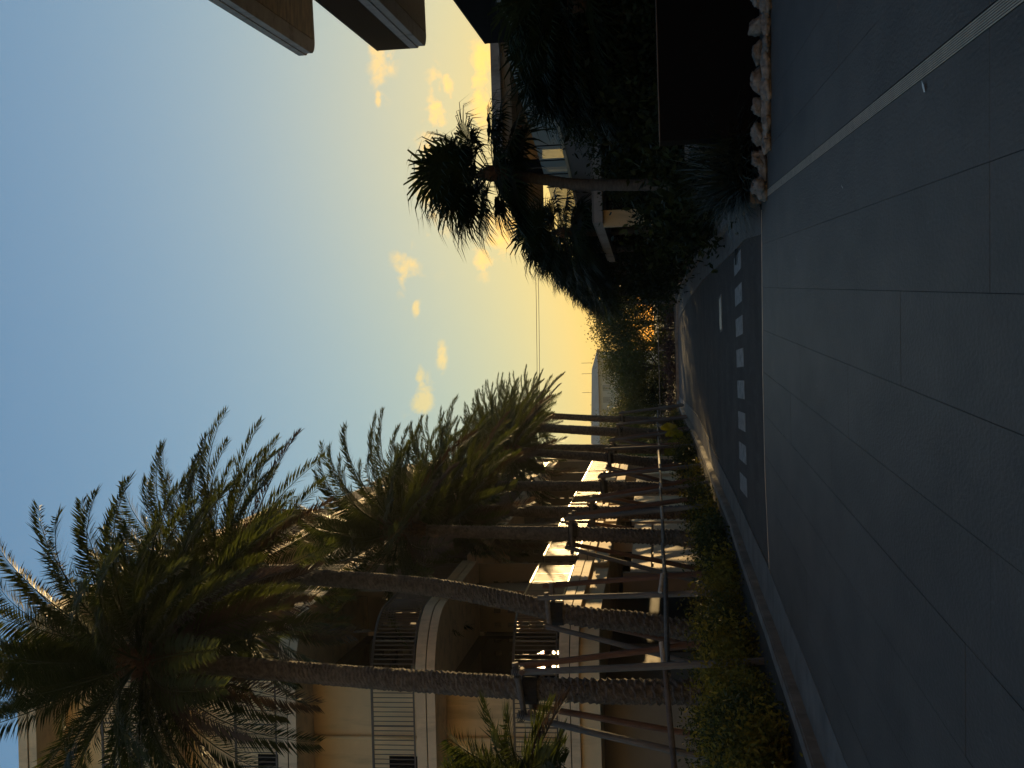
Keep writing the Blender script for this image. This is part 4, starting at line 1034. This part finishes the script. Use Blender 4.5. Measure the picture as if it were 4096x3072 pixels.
# giant taro leaf, bollard
tr = empty('elephant_ear_plant', at(2760,1750,45), label='big sunlit yellow green elephant ear leaf among the palm props', category='plant'); tr.location.z = .1; tr.location.x -= .2
c = at(2682,1722,44.5); rel = c-tr.location
m = MB(); n = 22; vs = [tuple(rel)]
for i in range(n):
    t = 2*math.pi*i/n; rr = .36*(1+.22*math.cos(t-1.2)+.05*math.sin(6*t)-.75*max(0,math.cos(t-math.pi*.6))**10); vs.append((rel.x+rr*math.cos(t)*.75, rel.y+.12*math.cos(t*2)+.05*math.sin(5*t), rel.z+rr*math.sin(t)*1.0))
m.add(vs, [(0,i+1,(i+1)%n+1) for i in range(n)]); m.build('leaf', tarom, tr)
m = MB(); m.tube([(0,0,0),(0,.1,rel.z*.5),tuple(rel)], [.03,.02,.012], 6); m.build('stalk', leaf_shrub, tr)
for i in range(3):
    q = Vector((.35*(i-1), .2, .9-.15*i)); m = MB(); vs=[tuple(q)]+[(q.x+.22*math.cos(2*math.pi*j/14)*.8, q.y+.06*math.sin(j), q.z+.25*math.sin(2*math.pi*j/14)) for j in range(14)]
    m.add(vs, [(0,j+1,(j+1)%14+1) for j in range(14)]); m.build('leaf', tarom, tr)
p = gr(2955,2256); bo = empty('bollard_light', (at(2900,2256,22.5).x,22.5,.1), label='slim black garden bollard light between the left hedge and the palm props', category='bollard')
zt = at(2846,2256,22.5).z-.1
m = MB(); m.tube([(0,0,0),(0,0,zt-.06)], .045, 14); m.build('post', black, bo); m = MB(); m.tube([(0,0,zt-.06),(0,0,zt)], .052, 14); m.build('cap', pale_pole, bo)

# ------------------------------------------------------------------ far building, wires
fb = empty('far_building', (0,210,0), label='pale far building with a long hipped roof above the tree line', category='building')
Y=210; zl = at(2376,1500,Y).z; H0 = Vector((0,210,0))
e0 = at(2385,1408,Y); e1 = at(2385,1900,Y); zr_ = at(2360,1500,Y).z
ze = at(2392,1410,Y).z; zrg = at(2362,1470,Y).z
xl, xr = e1.x-14, e0.x
def fbb(mb,name,m,parent=None):
    mb.v=[(v[0],v[1]-210,v[2]) for v in mb.v]; return mb.build(name,m,parent or fb)
m = MB(); m.add([(xl,208,ze),(xr+.6,208,ze),(xr+.6,222,ze),(xl,222,ze),(xl,214,zrg+1.2),(xr-3.2,214,zrg)], [(0,1,5,4),(1,2,5),(2,3,4,5),(3,0,4),(3,2,1,0)]); rfo = fbb(m,'roof',farroof)
m = MB(); m.box(xl,xr,209,221,0,ze-.02); wlo = fbb(m,'wall',farwall)
x = xr-1.8
while x > xl+2:
    m = MB(); m.box(x-1.1,x,208.9,208.98,ze-2.1,ze-.7); wf = fbb(m,'window',farroof,wlo)
    x -= 2.2
for px in (1452,1495,1570):
    c = at(2345,px,214); m = MB(); m.tube([(c.x,214,zrg-.2),(c.x,214,zrg+1.9)], .04, 4); fbb(m,'antenna',black,rfo)
m = MB(); c0 = at(2404,1335,204); c1 = at(2404,1408,204)
lf = empty('roof_railing', (c1.x,204,0), label='thin rooftop railing poking above the trees right of the far roof', category='railing')
m = MB(); m.tube([(0,0,c0.z),(c0.x-c1.x,0,c0.z)], .05, 4)
for i in range(8): m.tube([((c0.x-c1.x)*i/7,0,c0.z-1.6),((c0.x-c1.x)*i/7,0,c0.z)], .04, 4)
m.build('bars', railm, lf)
for i,(pz,dz) in enumerate(((2148,0),(2158,0))):
    a = at(pz+1,1560,96); b = at(pz-2,1150,96); d = (b-a)/(b.x-a.x); A = a+d*(-30-a.x); B = b+d*(34-b.x); m = MB()
    m.tube([A.lerp(B,t/12)+Vector((0,0,-.9*math.sin(math.pi*t/12)+.9)) for t in range(13)], .022, 4)
    o = m.build('power_line', black); tag(o, ['upper power line crossing the yellow sky between the palm rows','lower power line crossing the yellow sky between the palm rows'][i], 'cable', 'power lines over the far road')
for i,x in enumerate((-30,34)):
    up = empty('utility_pole', (x,96,0), label='utility pole carrying the power lines at the %s end' % ('left' if i==0 else 'right'), category='pole')
    m = MB(); m.tube([(0,0,0),(0,0,13.2)], [.17,.11], 10); m.build('pole', concrete, up); m = MB(); m.box(-.08,.08,-.08,.08,10.8,10.9); m.box(-.05,.05,-.9,.9,12.2,12.32); m.build('cross_arm', railm, up)

# fallen petals on the paving
for i,(px,py) in enumerate([(3700,346),(3373,746),(3190,1036),(3160,1092),(3114,1156),(3087,1192),(3075,1206),(3063,1217),(3134,1739)]):
    p = gr(px,py); s = .035 if i==0 else .016
    m = MB(); m.add([(-s,-s*.5,.004),(0,-s*.7,.012),(s,0,.018),(s*.2,s*.7,.010),(-s*.8,s*.5,.004)], [(0,1,2,3,4)])
    o = m.build('fallen_petal', petal); o.location = (p.x,p.y,0); tag(o, 'largest white petal lying on the paving next to the channel drain' if i==0 else 'tiny white petal fallen on the dark paving slabs', 'petal', 'white petals fallen on the plaza')

# ------------------------------------------------------------------ air
hz = MB(); hz.box(-260,260,-60,420,-1.0,42); hm = bpy.data.materials.new('haze'); hm.use_nodes = True; ht = hm.node_tree; ht.nodes.clear()
pv = ht.nodes.new('ShaderNodeVolumePrincipled'); pv.inputs['Density'].default_value = 0.00022; pv.inputs['Color'].default_value = (0.92,0.90,0.86,1); pv.inputs['Anisotropy'].default_value = 0.35
ho = ht.nodes.new('ShaderNodeOutputMaterial'); ht.links.new(pv.outputs[0], ho.inputs['Volume'])
tag(hz.build('haze', hm), kind='stuff')
